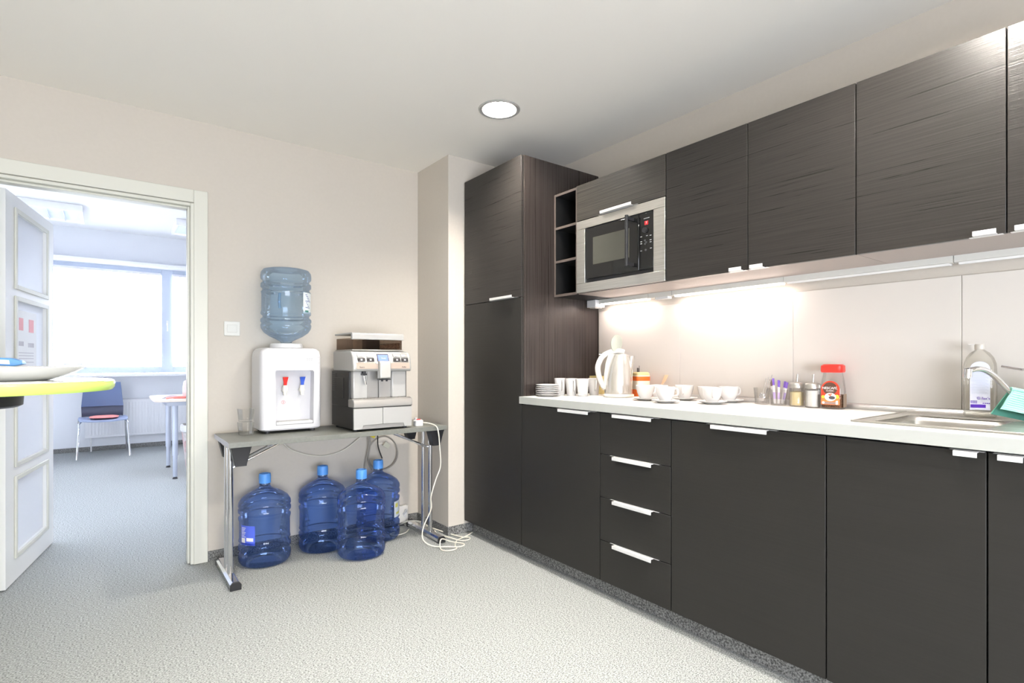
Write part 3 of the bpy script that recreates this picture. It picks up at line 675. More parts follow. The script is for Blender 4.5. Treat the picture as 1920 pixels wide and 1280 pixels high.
# glass tumblers with spoons and sachets
def glass_shell(r0, r1, h, wall=0.002, n=2.6, base=0.006):
    m = MB()
    outer = [(0, 0, 0, r0*0.9, r0*0.9, n), (0, 0, 0.002, r0, r0, n), (0, 0, h, r1, r1, n)]
    inner = [(0, 0, h, r1-wall, r1-wall, n), (0, 0, base, r0-wall, r0-wall, n), (0, 0, base, r0*0.3, r0*0.3, n)]
    return m.loft(outer + inner, seg=36)
t = thing('glass_tumbler', 'small clear glass holding teaspoons, left of the glass of sachets', 'glass', (2.412, 1.285, ZT), group='clear glasses on the worktop')
glass_shell(0.028, 0.034, 0.075).build('glass_body', CLEAR, t)
for k, (dx, dy, tx, ty, hgt) in enumerate([(0.006, -0.004, -0.010, -0.035, 0.125), (-0.006, -0.006, -0.004, -0.050, 0.135), (0.0, 0.006, -0.015, -0.028, 0.118)]):
    s_ = MB().tube([(dx, dy, 0.012), ((dx+tx)/2, (dy+ty)/2, hgt*0.5), (tx, ty, hgt)], 0.0018, seg=8)
    s_.loft([(dx, dy, 0.010, 0.001, 0.001, 2), (dx, dy, 0.020, 0.004, 0.009, 2), (dx*0.9, dy*0.9, 0.038, 0.004, 0.010, 2), ((dx*0.8), dy*0.8, 0.052, 0.0015, 0.002, 2)], seg=14)
    o = s_.build('teaspoon', CHROME, loc=(2.412, 1.285, ZT)); T(o, ['steel teaspoon leaning to the right in the small glass', 'steel teaspoon standing highest in the small glass', 'steel teaspoon at the back of the small glass'][k], 'spoon', 'teaspoons in the glass')
t = thing('glass_tumbler', 'clear glass holding white and purple sachets beside the sugar dispensers', 'glass', (2.405, 1.205, ZT), group='clear glasses on the worktop')
glass_shell(0.030, 0.035, 0.070).build('glass_body', CLEAR, t)
PUR = mat('purple_print', (0.22, 0.12, 0.55), 0.5); WS = mat('sachet_paper', (0.82, 0.80, 0.80), 0.6); BR = mat('brown_print', (0.30, 0.20, 0.18), 0.5); LIL = mat('lilac_print', (0.55, 0.42, 0.72), 0.5)
sl = ['left edge', 'second from the left', 'middle', 'second from the right', 'right edge', 'front', 'back']
for k in range(6):
    dy = 0.021 - k*0.0085; tilt = [-0.3, -0.12, -0.02, 0.05, 0.22, 0.35][k]
    m = MB(); hh = [0.108, 0.112, 0.104, 0.102, 0.100, 0.098][k]; xo = [0.008, -0.008, 0.010, -0.010, 0.006, -0.006][k]
    m.prism([(-0.0045, 0), (0.0045, 0), (0.0045, hh*0.72), (-0.0045, hh*0.72)], 0, -0.001, 0.001)
    m.prism([(-0.0045, hh*0.72), (0.0045, hh*0.72), (0.0045, hh), (-0.0045, hh)], 0, -0.001, 0.001, mi=1)
    if k % 2: m.prism([(-0.0048, 0.02), (0.0048, 0.02), (0.0048, 0.05), (-0.0048, 0.05)], 0, -0.0014, 0.0014, mi=2)
    o = m.build('sugar_sachet', [WS, BR if k == 0 else PUR, LIL], loc=(2.405+xo, 1.205+dy, ZT+0.008), rot=(tilt*0.6, 0, 0))
    T(o, f'narrow {"brown" if k == 0 else "purple"} tipped paper sachet in the glass, {sl[k]} of the bunch', 'sachet', 'sachets in the glass')
# pourer jars
for (x_, y_, c, fc, lab) in [(2.408, 1.128, (0.80, 0.66, 0.38), 0.062, 'glass sugar pourer jar with yellowish sugar and steel spout'), (2.400, 1.058, (0.84, 0.83, 0.80), 0.072, 'glass sugar pourer jar with white sugar, next to the coffee jar')]:
    t = thing('sugar_dispenser', lab, 'sugar pourer', (x_, y_, ZT), group='pourer jars')
    MB().lathe([(0, 0), (0.026, 0), (0.0295, 0.003), (0.0295, 0.084), (0.026, 0.090), (0.0245, 0.09), (0.0275, 0.083), (0.0275, 0.005), (0, 0.004)], seg=36).build('glass_body', CLEAR, t)
    MB().lathe([(0, 0.005), (0.0268, 0.005), (0.0268, fc), (0, fc+0.006)], seg=32).build('sugar', noise_mat('sugar', tuple(a*0.94 for a in c), c, 300, rough=0.8, bump=0.2), t)
    MB().lathe([(0.0285, 0.080), (0.0300, 0.082), (0.0300, 0.097), (0.027, 0.102), (0.010, 0.107), (0.0, 0.108)], seg=36).build('steel_cap', STEEL, t)
    MB().cyl((0, -0.002, 0.106), (0.0, -0.004, 0.140), 0.0042, 0.0038, seg=16).build('spout', STEEL, t)
# instant coffee jar
t = thing('coffee_jar', 'jar of instant coffee with a red lid and red and brown label on the worktop', 'jar', (2.412, 0.982, ZT), math.radians(-84))
rx, ry = 0.043, 0.034
MB().loft([(0, 0, 0, rx-0.006, ry-0.006, 4), (0, 0, 0.004, rx-0.001, ry-0.001, 4), (0, 0, 0.02, rx, ry, 4), (0, 0, 0.075, rx, ry, 4), (0, 0, 0.118, rx-0.004, ry-0.003, 3.4), (0, 0, 0.135, rx-0.007, ry-0.005, 3), (0, 0, 0.150, rx-0.009, ry-0.006, 3)], seg=48).build('glass_body', CLEAR, t)
MB().loft([(0, 0, 0.006, rx-0.005, ry-0.005, 4), (0, 0, 0.030, rx-0.0045, ry-0.0045, 4), (0, 0, 0.058, rx-0.0045, ry-0.0045, 4), (0, 0, 0.060, rx-0.012, ry-0.010, 4)], seg=40).build('coffee_granules', noise_mat('coffee_granules', (0.10, 0.045, 0.02), (0.26, 0.14, 0.08), 300, rough=0.9, bump=0.8, lo=0.4, hi=0.6), t)
MB().loft([(0, 0, 0.150, rx-0.004, ry-0.003, 4), (0, 0, 0.156, rx-0.001, ry, 4), (0, 0, 0.178, rx-0.002, ry-0.001, 4), (0, 0, 0.184, rx-0.010, ry-0.008, 4)], seg=48).build('lid', mat('red_lid', (0.85, 0.045, 0.03), 0.35), t)
def arch(w, z0, z1, zc=None, n=16):
    P = [(-w, z0), (w, z0)]; r = w; zc = z1 - r
    for k in range(n+1): a = PI*k/n; P.append((r*math.cos(a), zc + r*math.sin(a)))
    return P
def disc(r, cx_, cz_, n=28, sx=1.0): return [(cx_ + sx*r*math.cos(2*PI*k/n), cz_ + r*math.sin(2*PI*k/n)) for k in range(n)]
yf = -ry - 0.0002
def face(m, poly, y0, y1): m.prism([(p[0], p[1]) for p in poly], 1, y0, y1)
lb = MB(); face(lb, arch(0.034, 0.018, 0.116), yf-0.0006, yf); lb = lb.build('label', mat('label_red', (0.85, 0.05, 0.02), 0.4), t)
q = MB(); face(q, [(-0.034, 0.018), (0.034, 0.018), (0.034, 0.052), (0.012, 0.040), (-0.012, 0.038), (-0.034, 0.052)], yf-0.0009, yf-0.0006); q.build('label_base', mat('label_orange', (0.90, 0.22, 0.06), 0.4), lb)
q = MB(); face(q, disc(0.008, 0.024, 0.052), yf-0.0011, yf-0.0008); face(q, disc(0.006, -0.027, 0.050), yf-0.0011, yf-0.0008); q.build('label_glow', mat('label_yellow', (0.95, 0.62, 0.05), 0.4), lb)
q = MB(); face(q, disc(0.0265, -0.001, 0.084), yf-0.0012, yf-0.0009); q.build('label_disc', mat('label_brown', (0.09, 0.045, 0.03), 0.4), lb)
text('NESCAFÉ.', 0.0135, INKW, lb, (-0.001, yf-0.0014, 0.086), FRONTY); text('CLASSIC', 0.0078, INKW, lb, (-0.001, yf-0.0014, 0.075), FRONTY)
q = MB(); face(q, disc(0.017, 0.0, 0.050, sx=1.25), yf-0.0013, yf-0.0010); q.build('label_cup', INKW, lb)
q = MB(); face(q, disc(0.007, 0.006, 0.047, sx=1.7), yf-0.0017, yf-0.0013); q.build('label_coffee', INKD, lb)
q = MB(); face(q, disc(0.004, -0.004, 0.060, sx=0.8), yf-0.0017, yf-0.0013); face(q, disc(0.004, 0.003, 0.062, sx=0.8), yf-0.0017, yf-0.0013); face(q, disc(0.003, 0.000, 0.056), yf-0.0017, yf-0.0013); q.build('label_beans', mat('label_bean', (0.80, 0.16, 0.10), 0.4), lb)
q = MB(); face(q, [(-0.030, 0.020), (0.030, 0.020), (0.030, 0.030), (-0.022, 0.030)], yf-0.0012, yf-0.0009); q.build('label_strip', mat('label_grey', (0.30, 0.22, 0.20), 0.4), lb)
q = MB(); face(q, disc(0.005, -0.026, 0.026), yf-0.0015, yf-0.0012); face(q, [(0.020, 0.020), (0.028, 0.020), (0.028, 0.036), (0.020, 0.034)], yf-0.0015, yf-0.0012); q.build('label_marks', INKW, lb)
MB().box(rx+0.0002, rx+0.0008, -0.020, 0.022, 0.008, 0.062).build('side_label', mat('side_label_brown', (0.28, 0.20, 0.14), 0.5), t)
# soap bottle
t = thing('soap_bottle', 'large clear dish soap bottle with a lilac text label behind the faucet', 'bottle', (2.415, 0.512, 0.9222), math.radians(-72))
MB().loft([(0, 0, 0, 0.040, 0.025, 3), (0, 0, 0.004, 0.044, 0.029, 3), (0, 0, 0.15, 0.045, 0.030, 3), (0, 0, 0.185, 0.043, 0.029, 2.8), (0, 0, 0.205, 0.037, 0.026, 2.5), (0, 0, 0.222, 0.026, 0.020, 2.2), (0, 0, 0.230, 0.015, 0.014, 2), (0, 0, 0.234, 0.013, 0.013, 2)], seg=48).build('bottle_body', CLEARB, t)
MB().lathe([(0.0135, 0.233), (0.0145, 0.235), (0.0145, 0.249), (0.013, 0.252), (0, 0.252)], seg=32).build('cap', mat('grey_beige_cap', (0.60, 0.56, 0.50), 0.35), t)
MB().box(-0.032, -0.013, -0.004, 0.004, 0.249, 0.252).build('cap_flip', mat('cap_flip_plastic', (0.66, 0.63, 0.60), 0.35), t, bevel=0.001)
ys = -0.0305
lb = MB(); face(lb, [(p[0]-0.003, p[1]) for p in arch(0.0265, 0.026, 0.192)], ys-0.0006, ys); lb = lb.build('label', mat('lilac_label', (0.66, 0.68, 0.80), 0.5), t)
q = MB(); 
for k in range(26): face(q, [(-0.026, 0.082+k*0.0036), (0.019-0.004*(k % 3), 0.082+k*0.0036), (0.019-0.004*(k % 3), 0.083+k*0.0036), (-0.026, 0.083+k*0.0036)], ys-0.0008, ys-0.0006)
q.build('fine_print', mat('print_blue_grey', (0.45, 0.50, 0.62), 0.5), lb)
q = MB(); face(q, [(-0.028, 0.034), (0.012, 0.034), (0.012, 0.045), (-0.028, 0.045)], ys-0.0010, ys-0.0006)
for k in range(10): face(q, [(-0.027+k*0.0017, 0.048), (-0.0262+k*0.0017, 0.048), (-0.0262+k*0.0017, 0.058), (-0.027+k*0.0017, 0.058)], ys-0.0009, ys-0.0006)
for k in range(4): face(q, [(0.004+k*0.005, 0.048), (0.007+k*0.005, 0.048), (0.007+k*0.005, 0.051), (0.004+k*0.005, 0.051)], ys-0.0009, ys-0.0006)
q.build('purple_bar', INKP, lb)
text("© fax's", 0.0125, INKP, lb, (0.006, ys-0.0011, 0.066), FRONTY)

# ------------------------------------------------------------------ light switch
t = thing('light_switch', 'white square light switch on the wall right of the doorway', 'switch', (0.577, YB, 1.302))
MB().box(-0.041, 0.041, -0.009, -0.0005, -0.041, 0.041).build('plate', mat('switch_white', (0.68, 0.68, 0.64), 0.3), t, bevel=0.003)
MB().box(-0.026, 0.026, -0.0125, -0.009, -0.022, 0.022).build('rocker', mat('switch_white2', (0.66, 0.66, 0.62), 0.3), t, bevel=0.0015)

# ------------------------------------------------------------------ folding table
TX0, TX1, TY0, TY1, TZ = 0.475, 1.682, 2.895, 3.325, 0.72
t = thing('folding_table', 'grey folding table with chrome legs against the beige wall', 'table', ((TX0+TX1)/2, (TY0+TY1)/2, 0))
ox, oy = (TX0+TX1)/2, (TY0+TY1)/2; hw, hd = (TX1-TX0)/2, (TY1-TY0)/2
MB().box(-hw, hw, -hd, hd, TZ-0.026, TZ).build('tabletop', GREYTOP, t, bevel=0.0015)
m = MB().box(-hw-0.0008, -hw, -hd+0.001, hd-0.001, TZ-0.025, TZ-0.001); T(m.build('end_edge', mat('lilac_grey_edge', (0.55, 0.55, 0.62), 0.4), t), 'pale edge on the left end')
for sx in (-1, 1):
    for sy in (-1, 1):
        a = sx*(hw-0.058); b_ = sy*(hd-0.045)
        MB().rings([[(a+w*p, b_+w2*q_, z) for p, q_ in ((-1, -1), (1, -1), (1, 1), (-1, 1))] for z, w, w2 in ((TZ-0.0265, 0.048, 0.034), (TZ-0.036, 0.044, 0.032), (TZ-0.115, 0.026, 0.024), (TZ-0.122, 0.026, 0.024))]).build('corner_block', BPLAST, t, bevel=0.002)
for sx in (-1, 1):
    xl = sx*(hw-0.032)
    f = MB()
    f.prism([(xl-0.024, 0.006), (xl+0.024, 0.006), (xl+0.024, 0.026), (xl+0.014, 0.038), (xl-0.014, 0.038), (xl-0.024, 0.026)], 1, -hd+0.016, hd-0.002)
    fo = f.build('foot', CHROME, t, bevel=0.002)
    for (a, b_) in ((-hd+0.002, -hd+0.016), (hd-0.002, hd+0.010)):
        MB().prism([(xl-0.025, 0.0), (xl+0.025, 0.0), (xl+0.025, 0.027), (xl+0.015, 0.039), (xl-0.015, 0.039), (xl-0.025, 0.027)], 1, a, b_).build('end_cap', BPLAST, fo, bevel=0.002)
    for yy in (-0.062, 0.032):
        MB().cyl((xl, yy, 0.036), (xl, yy, TZ-0.045), 0.0135).build('leg', CHROME, t)
    MB().cyl((xl, -hd+0.05, TZ-0.042), (xl, hd-0.05, TZ-0.042), 0.013).build('cross_tube', CHROME, t)
    m = MB()
    for yy in (-0.05, 0.02): m.tube([(xl, yy, 0.545+0.02), (xl-sx*0.02, yy, 0.575), (xl-sx*0.27, yy, TZ-0.032)], 0.006, seg=10, sm=1)
    m.box(xl-sx*0.20-0.012, xl-sx*0.20+0.012, -0.056, 0.026, TZ-0.046, TZ-0.0265)
    m.build('brace', CHROME, t)

# ------------------------------------------------------------------ water jugs
JP = [(0, 0), (.10, 0), (.122, .006), (.133, .022), (.135, .040), (.134, .058), (.1235, .068), (.1235, .076), (.134, .086), (.1345, .104), (.1245, .114), (.1245, .122), (.133, .132), (.130, .146), (.130, .236),
      (.134, .250), (.134, .258), (.1240, .267), (.1240, .276), (.135, .286), (.1355, .300), (.130, .309), (.1355, .320), (.133, .338), (.118, .362), (.088, .384), (.055, .400), (.034, .410), (.028, .420), (.027, .445)]
JUGPOS = [(0.712, 3.235, 'full blue water jug with a printed label, leftmost under the folding table'), (1.040, 3.262, 'full blue water jug at the wall under the folding table, second from the left'),
          (1.185, 3.018, 'full blue water jug standing furthest forward under the folding table'), (1.382, 3.240, 'full blue water jug at the back right under the folding table')]
jm = None
for i, (x_, y_, lab) in enumerate(JUGPOS):
    t = thing('water_jug', lab, 'water jug', (x_, y_, 0.001), [0.0, 0.5, 0.3, -0.4][i], 'water jugs under the folding table')
    if jm is None:
        b = MB().lathe(JP, seg=72).build('jug_body', JUG, t); jm = b
        cp = MB().lathe([(0.0275, .436), (.0310, .437), (.0315, .470), (.0300, .484), (.0285, .489), (.020, .4885), (.018, .484), (0, .484)], seg=36).build('cap', CAPB, t)
    else:
        b = jm.copy(); COL.objects.link(b); b.parent = t
        c = cp.copy(); COL.objects.link(c); c.parent = t
    if i == 0:
        l = MB().arc_band(0.1305, math.radians(196), math.radians(236), 0.128, 0.232).build('label', mat('label_blue_print', (0.10, 0.16, 0.75), 0.5), t)
        w = MB()
        for k in range(7): w.arc_band(0.1314, math.radians(198), math.radians(212-(k % 3)*2), 0.218-k*0.008, 0.221-k*0.008, t=0.0004)
        w.arc_band(0.1314, math.radians(214), math.radians(232), 0.150, 0.168, t=0.0004); w.arc_band(0.1314, math.radians(198), math.radians(210), 0.140, 0.165, t=0.0004)
        w.build('label_text', INKW, l)
    if i == 3:
        l = MB().arc_band(0.1305, math.radians(318-0), math.radians(352), 0.140, 0.238).build('label', mat('label_white_print', (0.60, 0.66, 0.74), 0.5), t)
        w = MB(); w.arc_band(0.1314, math.radians(322), math.radians(336), 0.20, 0.225, t=0.0004); w.arc_band(0.1314, math.radians(326), math.radians(346), 0.155, 0.17, t=0.0004); w.build('label_picture', mat('label_yellow_green', (0.60, 0.58, 0.15), 0.5), l)

# ------------------------------------------------------------------ water dispenser and its jug
t = thing('water_dispenser', 'white countertop water dispenser with red and blue taps on the folding table', 'water dispenser', (0.828, 3.245, TZ))
W2, D2, HB = 0.166, 0.125, 0.470
body = MB().loft([(0, 0, 0.016, W2-0.012, D2-0.006, 9), (0, 0, 0.024, W2-0.002, D2, 9), (0, 0, HB-0.05, W2-0.002, D2, 9), (0, 0, HB-0.02, W2-0.006, D2-0.004, 8), (0, 0, HB-0.004, W2-0.02, D2-0.014, 7), (0, 0, HB, W2-0.035, D2-0.03, 6)], seg=96).build('housing', mat('dispenser_white', (0.64, 0.635, 0.65), 0.28), t)
cut = MB().prism([(-0.085, 0.045), (0.115, 0.045), (0.118, 0.20), (0.120, 0.335), (0.112, 0.345), (-0.078, 0.345), (-0.088, 0.335), (-0.086, 0.20)], 1, -0.20, -0.055).build('cut', WPLAST, t, bevel=0.0)
bpy.context.view_layer.update(); boolean_cut(body, [cut])
MB().box(-0.083, 0.113, -0.126, -0.057, 0.046, 0.062).build('drip_tray', WPLAST, t, bevel=0.003)
m = MB()
for k in range(5): m.box(-0.070, 0.10, -0.116+k*0.012, -0.112+k*0.012, 0.062, 0.0632)
m.build('tray_grille', LSILVER, t)
m = MB()
for sx in (-1, 1):
    for sy in (-1, 1): m.cyl((sx*0.12, sy*0.085, 0.0), (sx*0.12, sy*0.085, 0.017), 0.014)
m.build('feet', DGREY, t)
for sx, c, nm in ((-0.030, RED, 'hot'), (0.062, BLUEP, 'cold')):
    a = MB().cyl((sx, -0.056, 0.232), (sx, -0.098, 0.232), 0.012).cyl((sx, -0.090, 0.232), (sx, -0.092, 0.262), 0.0145, 0.012).cyl((sx, -0.092, 0.242), (sx, -0.094, 0.205), 0.012, 0.0085).build('tap', mat('tap_ivory', (0.76, 0.75, 0.68), 0.3), t)
    l = MB().rings([[(sx+w*p, -0.094+q_*d-0.004*k2, z) for p, q_ in ((-1, -1), (1, -1), (1, 1), (-1, 1))] for k2, (z, w, d) in enumerate(((0.262, 0.008, 0.006), (0.278, 0.009, 0.006), (0.304, 0.014, 0.008), (0.308, 0.014, 0.008)))]).build('tap_lever', c, a, bevel=0.0015)
MB().lathe([(0.009, 0), (0.0102, 0), (0.0102, 0.0006), (0.009, 0.0006)], seg=24, wrap=True).build('warning_ring', RED, t, loc=(-0.030, -0.0556, 0.165), rot=(PI/2, 0, 0))
MB().box(-0.031, -0.029, -0.0562, -0.0552, 0.158, 0.171).build('warning_mark', RED, t)
m = MB()
for k in range(3): m.box(0.078+k*0.012, 0.086+k*0.012, -0.1262, -0.1248, 0.408, 0.410); m.box(0.078+k*0.012, 0.084+k*0.012, -0.1262, -0.1248, 0.398, 0.400)
m.build('lettering', mat('print_grey2', (0.35, 0.35, 0.36), 0.5), t)
m = MB(); m.box(-0.088, 0.150, -0.1256, -0.1250, 0.385, 0.3865); m.box(-0.10, 0.152, -0.1256, -0.1250, 0.418, 0.4195); m.build('panel_seam', mat('seam_grey', (0.5, 0.5, 0.52), 0.5), t)
MB().lathe([(0.085, HB-0.002), (0.088, HB+0.002), (0.086, HB+0.022), (0.080, HB+0.026), (0.055, HB+0.020), (0.05, HB+0.006), (0, HB+0.006)], seg=48).build('collar', WPLAST, t)
ZJ = 1.640
t = thing('water_jug', 'pale blue water jug standing upside down on the white dispenser', 'water jug', (0.828, 3.245, ZJ), 0)
PI_ = [(r, -z) for r, z in JP if z <= .410] + [(.030, -.418), (.030, -.435)]
b = MB().lathe(PI_, seg=72).build('jug_body', JUGC, t)
l = MB().arc_band(0.1312, math.radians(-62), math.radians(-22), -0.255, -0.135).build('label', mat('label_pale', (0.70, 0.76, 0.78), 0.5), t)
w = MB(); 
for k in range(9): w.arc_band(0.1321, math.radians(-55+3*(k % 4)), math.radians(-48+4*(k % 5)), -0.150-0.009*k, -0.146-0.009*k, t=0.0004)
w.build('label_text', mat('print_navy', (0.12, 0.16, 0.35), 0.5), l)
MB().arc_band(0.1321, math.radians(-56), math.radians(-42), -0.246, -0.236, t=0.0004).build('label_badge', mat('print_green', (0.05, 0.22, 0.18), 0.5), l)
# handle recess of the jug
MB().tube([(-0.062, -0.112, -0.150), (-0.066, -0.118, -0.19), (-0.062, -0.112, -0.232)], 0.007, seg=12).build('grip', JUGC, t)

# glass on the folding table
for k in range(2):
    t = thing('glass_tumbler', ['clear square glass standing on the left end of the folding table', 'clear square glass stacked upside down on the other, left of the dispenser'][k], 'glass', (0.600, 3.155, TZ+0.0005 if k == 0 else TZ+0.072), 0.3, 'glasses on the folding table')
    glass_shell(0.030, 0.036, 0.070, n=5, base=0.012).build('glass_body', CLEAR, t)

# ------------------------------------------------------------------ coffee machine
t = thing('coffee_machine', 'silver and black automatic coffee machine on the folding table', 'coffee machine', (1.280, 3.095, TZ))
hw = 0.178; yF = -0.175; yBk = 0.185
BK = mat('machine_black', (0.022, 0.022, 0.022), 0.35)
m = MB(); m.box(-hw, hw, yF+0.012, yBk, 0.012, 0.135); m.box(-hw, hw, yF+0.075, yBk, 0.135, 0.3375)
m.box(-hw-0.003, -hw, -0.02, 0.14, 0.18, 0.30)
for k in range(9): m.box(-hw-0.004, -hw, 0.10, 0.165, 0.22+k*0.012, 0.226+k*0.012)
m.build('housing', BK, t, bevel=0.003)
# lower doors with a foot arch
for a, b_ in ((-hw+0.001, -0.006), (-0.004, hw-0.001)):
    s_ = 1 if a < -0.01 else -1
    e = b_ if s_ == 1 else a; o2 = a if s_ == 1 else b_
    P = [(o2, 0.012), (o2+s_*0.048, 0.012), (o2+s_*0.055, 0.034), (e, 0.036), (e, 0.130), (o2, 0.130)]
    MB().prism(P, 1, yF, yF+0.012).build('base_door', LSILVER, t, bevel=0.002)
MB().box(-hw+0.05, hw-0.05, yF+0.006, yF+0.012, 0.012, 0.034).build('base_recess', SILVER, t)
m = MB()
for sx in (-1, 1): m.cyl((sx*0.15, -0.13, 0), (sx*0.15, -0.13, 0.0125), 0.014); m.cyl((sx*0.15, 0.15, 0), (sx*0.15, 0.15, 0.0125), 0.014)
m.build('feet', BPLAST, t)
MB().prism([(yF-0.004, 0.134), (yF+0.085, 0.134), (yF+0.085, 0.180), (yF+0.02, 0.184), (yF+0.002, 0.176), (yF-0.006, 0.160)], 0, -hw-0.001, hw+0.001).build('drip_tray', SILVER, t, bevel=0.004)
m = MB()
for k in range(12): m.box(-0.12+k*0.021, -0.112+k*0.021, yF+0.026, yF+0.076, 0.1825, 0.1850)
m.build('tray_grille', STEEL, t)
# brewing wall: two side columns and a recessed middle
MB().box(-hw+0.012, -hw+0.098, yF+0.040, yF+0.100, 0.182, 0.340).build('side_column', LSILVER, t, bevel=0.006)
MB().box(0.070, hw-0.016, yF+0.045, yF+0.100, 0.182, 0.340).build('side_column', LSILVER, t, bevel=0.006)
m = MB(); m.box(-hw+0.095, -0.004, yF+0.072, yF+0.100, 0.182, 0.340); m.box(-0.002, 0.071, yF+0.066, yF+0.100, 0.182, 0.340); m.build('middle_door', SILVER, t, bevel=0.002)
# head console
hd_ = MB().prism([(yF+0.012, 0.338), (yBk-0.02, 0.338), (yBk-0.02, 0.455), (yF+0.070, 0.455), (yF+0.042, 0.448), (yF+0.020, 0.420), (yF+0.008, 0.375), (yF+0.006, 0.350)], 0, -hw, hw).build('console', LSILVER, t, bevel=0.008, bseg=3)
# front slope of the console in local coordinates
def on_console(x0, x1, z0, z1, d=0.002, e=0.0):
    """thin plate that follows the sloping console front between heights z0 and z1"""
    def yy(z):
        pts = [(0.350, yF+0.006), (0.375, yF+0.008), (0.420, yF+0.020), (0.448, yF+0.042)]
        for (za, ya), (zb, yb) in zip(pts[:-1], pts[1:]):
            if za <= z <= zb: return ya + (yb-ya)*(z-za)/(zb-za)
        return pts[0][1] if z < 0.35 else pts[-1][1]
    return [(yy(z0)-d-e, z0), (yy(z0)+0.002, z0), (yy(z1)+0.002, z1), (yy(z1)-d-e, z1)], x0, x1
def plate(name, x0, x1, z0, z1, m_, par, d=0.002, e=0.0, bev=0.001):
    P, a, b_ = on_console(x0, x1, z0, z1, d, e); return MB().prism(P, 0, a, b_).build(name, m_, par, bevel=bev)
PEACH = mat('rose_silver_panel', (0.60, 0.50, 0.42), 0.3, 0.5)
plate('front_panel', -hw+0.020, hw-0.012, 0.352, 0.388, PEACH, t)
plate('front_panel', -hw+0.020, -0.048, 0.389, 0.446, SILVER, t); plate('front_panel', 0.052, hw-0.012, 0.389, 0.446, SILVER, t)
plate('screen_bezel', -0.047, 0.050, 0.380, 0.446, LSILVER, t, 0.004, bev=0.003)
plate('screen_edge', -0.034, 0.038, 0.394, 0.438, DGREY, t, 0.0055)
plate('screen', -0.028, 0.032, 0.398, 0.432, mat('blue_screen', (0.10, 0.14, 0.8), 0.3, emit=(0.22, 0.32, 1.0), es=0.9), t, 0.0065)
BT = mat('button_dark', (0.06, 0.055, 0.055), 0.25, 0.3); BL = mat('button_light', (0.50, 0.48, 0.46), 0.25, 0.5)
for xs in (-0.150, -0.096, 0.066, 0.116):
    for z0, mm_ in ((0.394, BT), (0.420, BL)): plate('button', xs, xs+0.043, z0, z0+0.020, mm_, t, 0.005, bev=0.002)
m = MB()
for xs in (-0.150, -0.096, 0.066, 0.116):
    for z0 in (0.400, 0.426):
        P, a, b_ = on_console(xs+0.016, xs+0.027, z0, z0+0.008, 0.0056); m.prism(P, 0, a, b_)
m.build('button_symbols', INKW, t)
text('Saeco', 0.013, INKD, t, (-0.128, yF+0.0035, 0.362), FRONTY); text('Aulika', 0.011, INKD, t, (0.128, yF+0.0035, 0.362), FRONTY)
text('Ready', 0.011, INKW, t, (0.002, yF+0.0078, 0.413), (PI/2-0.25, 0, 0))
MB().prism([(yF-0.022, 0.298), (yF+0.02, 0.290), (yF+0.02, 0.395), (yF-0.012, 0.398), (yF-0.020, 0.380)], 0, -0.032, 0.036).build('coffee_spout', LSILVER, t, bevel=0.006)
MB().cyl((-0.012, yF-0.004, 0.280), (-0.012, yF-0.004, 0.298), 0.006).cyl((0.016, yF-0.004, 0.280), (0.016, yF-0.004, 0.298), 0.006).box(-0.034, 0.038, yF-0.014, yF+0.018, 0.288, 0.294).build('spout_nozzle', BPLAST, t)
MB().cyl((-0.108, yF+0.030, 0.340), (-0.108, yF+0.030, 0.318), 0.012).box(-0.122, -0.094, yF+0.016, yF+0.044, 0.316, 0.326).build('steam_joint', BPLAST, t)
MB().tube([(-0.108, yF+0.028, 0.32), (-0.106, yF+0.020, 0.29), (-0.102, yF+0.014, 0.262)], 0.0065, seg=12).build('steam_wand', CHROME, t)
# bean hopper
MB().box(-hw+0.012, hw-0.030, yF+0.055, yBk-0.025, 0.4552, 0.463).build('hopper_base', SILVER, t, bevel=0.002)
hp = MB()
a0, a1, b0, b1 = -hw+0.018, hw-0.036, yF+0.062, yBk-0.03
hp.box(a0, a1, b0, b0+0.002, 0.463, 0.530); hp.box(a0, a1, b1-0.002, b1, 0.463, 0.530); hp.box(a0, a0+0.002, b0+0.002, b1-0.002, 0.463, 0.530); hp.box(a1-0.002, a1, b0+0.002, b1-0.002, 0.463, 0.530)
hp.build('hopper', SMOKE, t)
m = MB(); m.box(0.0, 0.002, b0+0.003, b1-0.003, 0.464, 0.529); m.build('hopper_divider', BK, t)
MB().prism([(0.004, 0.470), (a1-0.004, 0.470), (a1-0.004, 0.505), (0.004, 0.490)], 1, b0+0.02, b1-0.01).build('coffee_beans', noise_mat('bean_heap', (0.12, 0.07, 0.045), (0.40, 0.28, 0.20), 120, rough=0.5, bump=0.8), t)
MB().prism([(yF+0.050, 0.520), (yF+0.072, 0.520), (yF+0.074, 0.550), (yBk-0.02, 0.550), (yBk-0.02, 0.560), (yF+0.060, 0.560), (yF+0.050, 0.552)], 0, -hw+0.010, hw-0.028).build('hopper_lid', LSILVER, t, bevel=0.003)

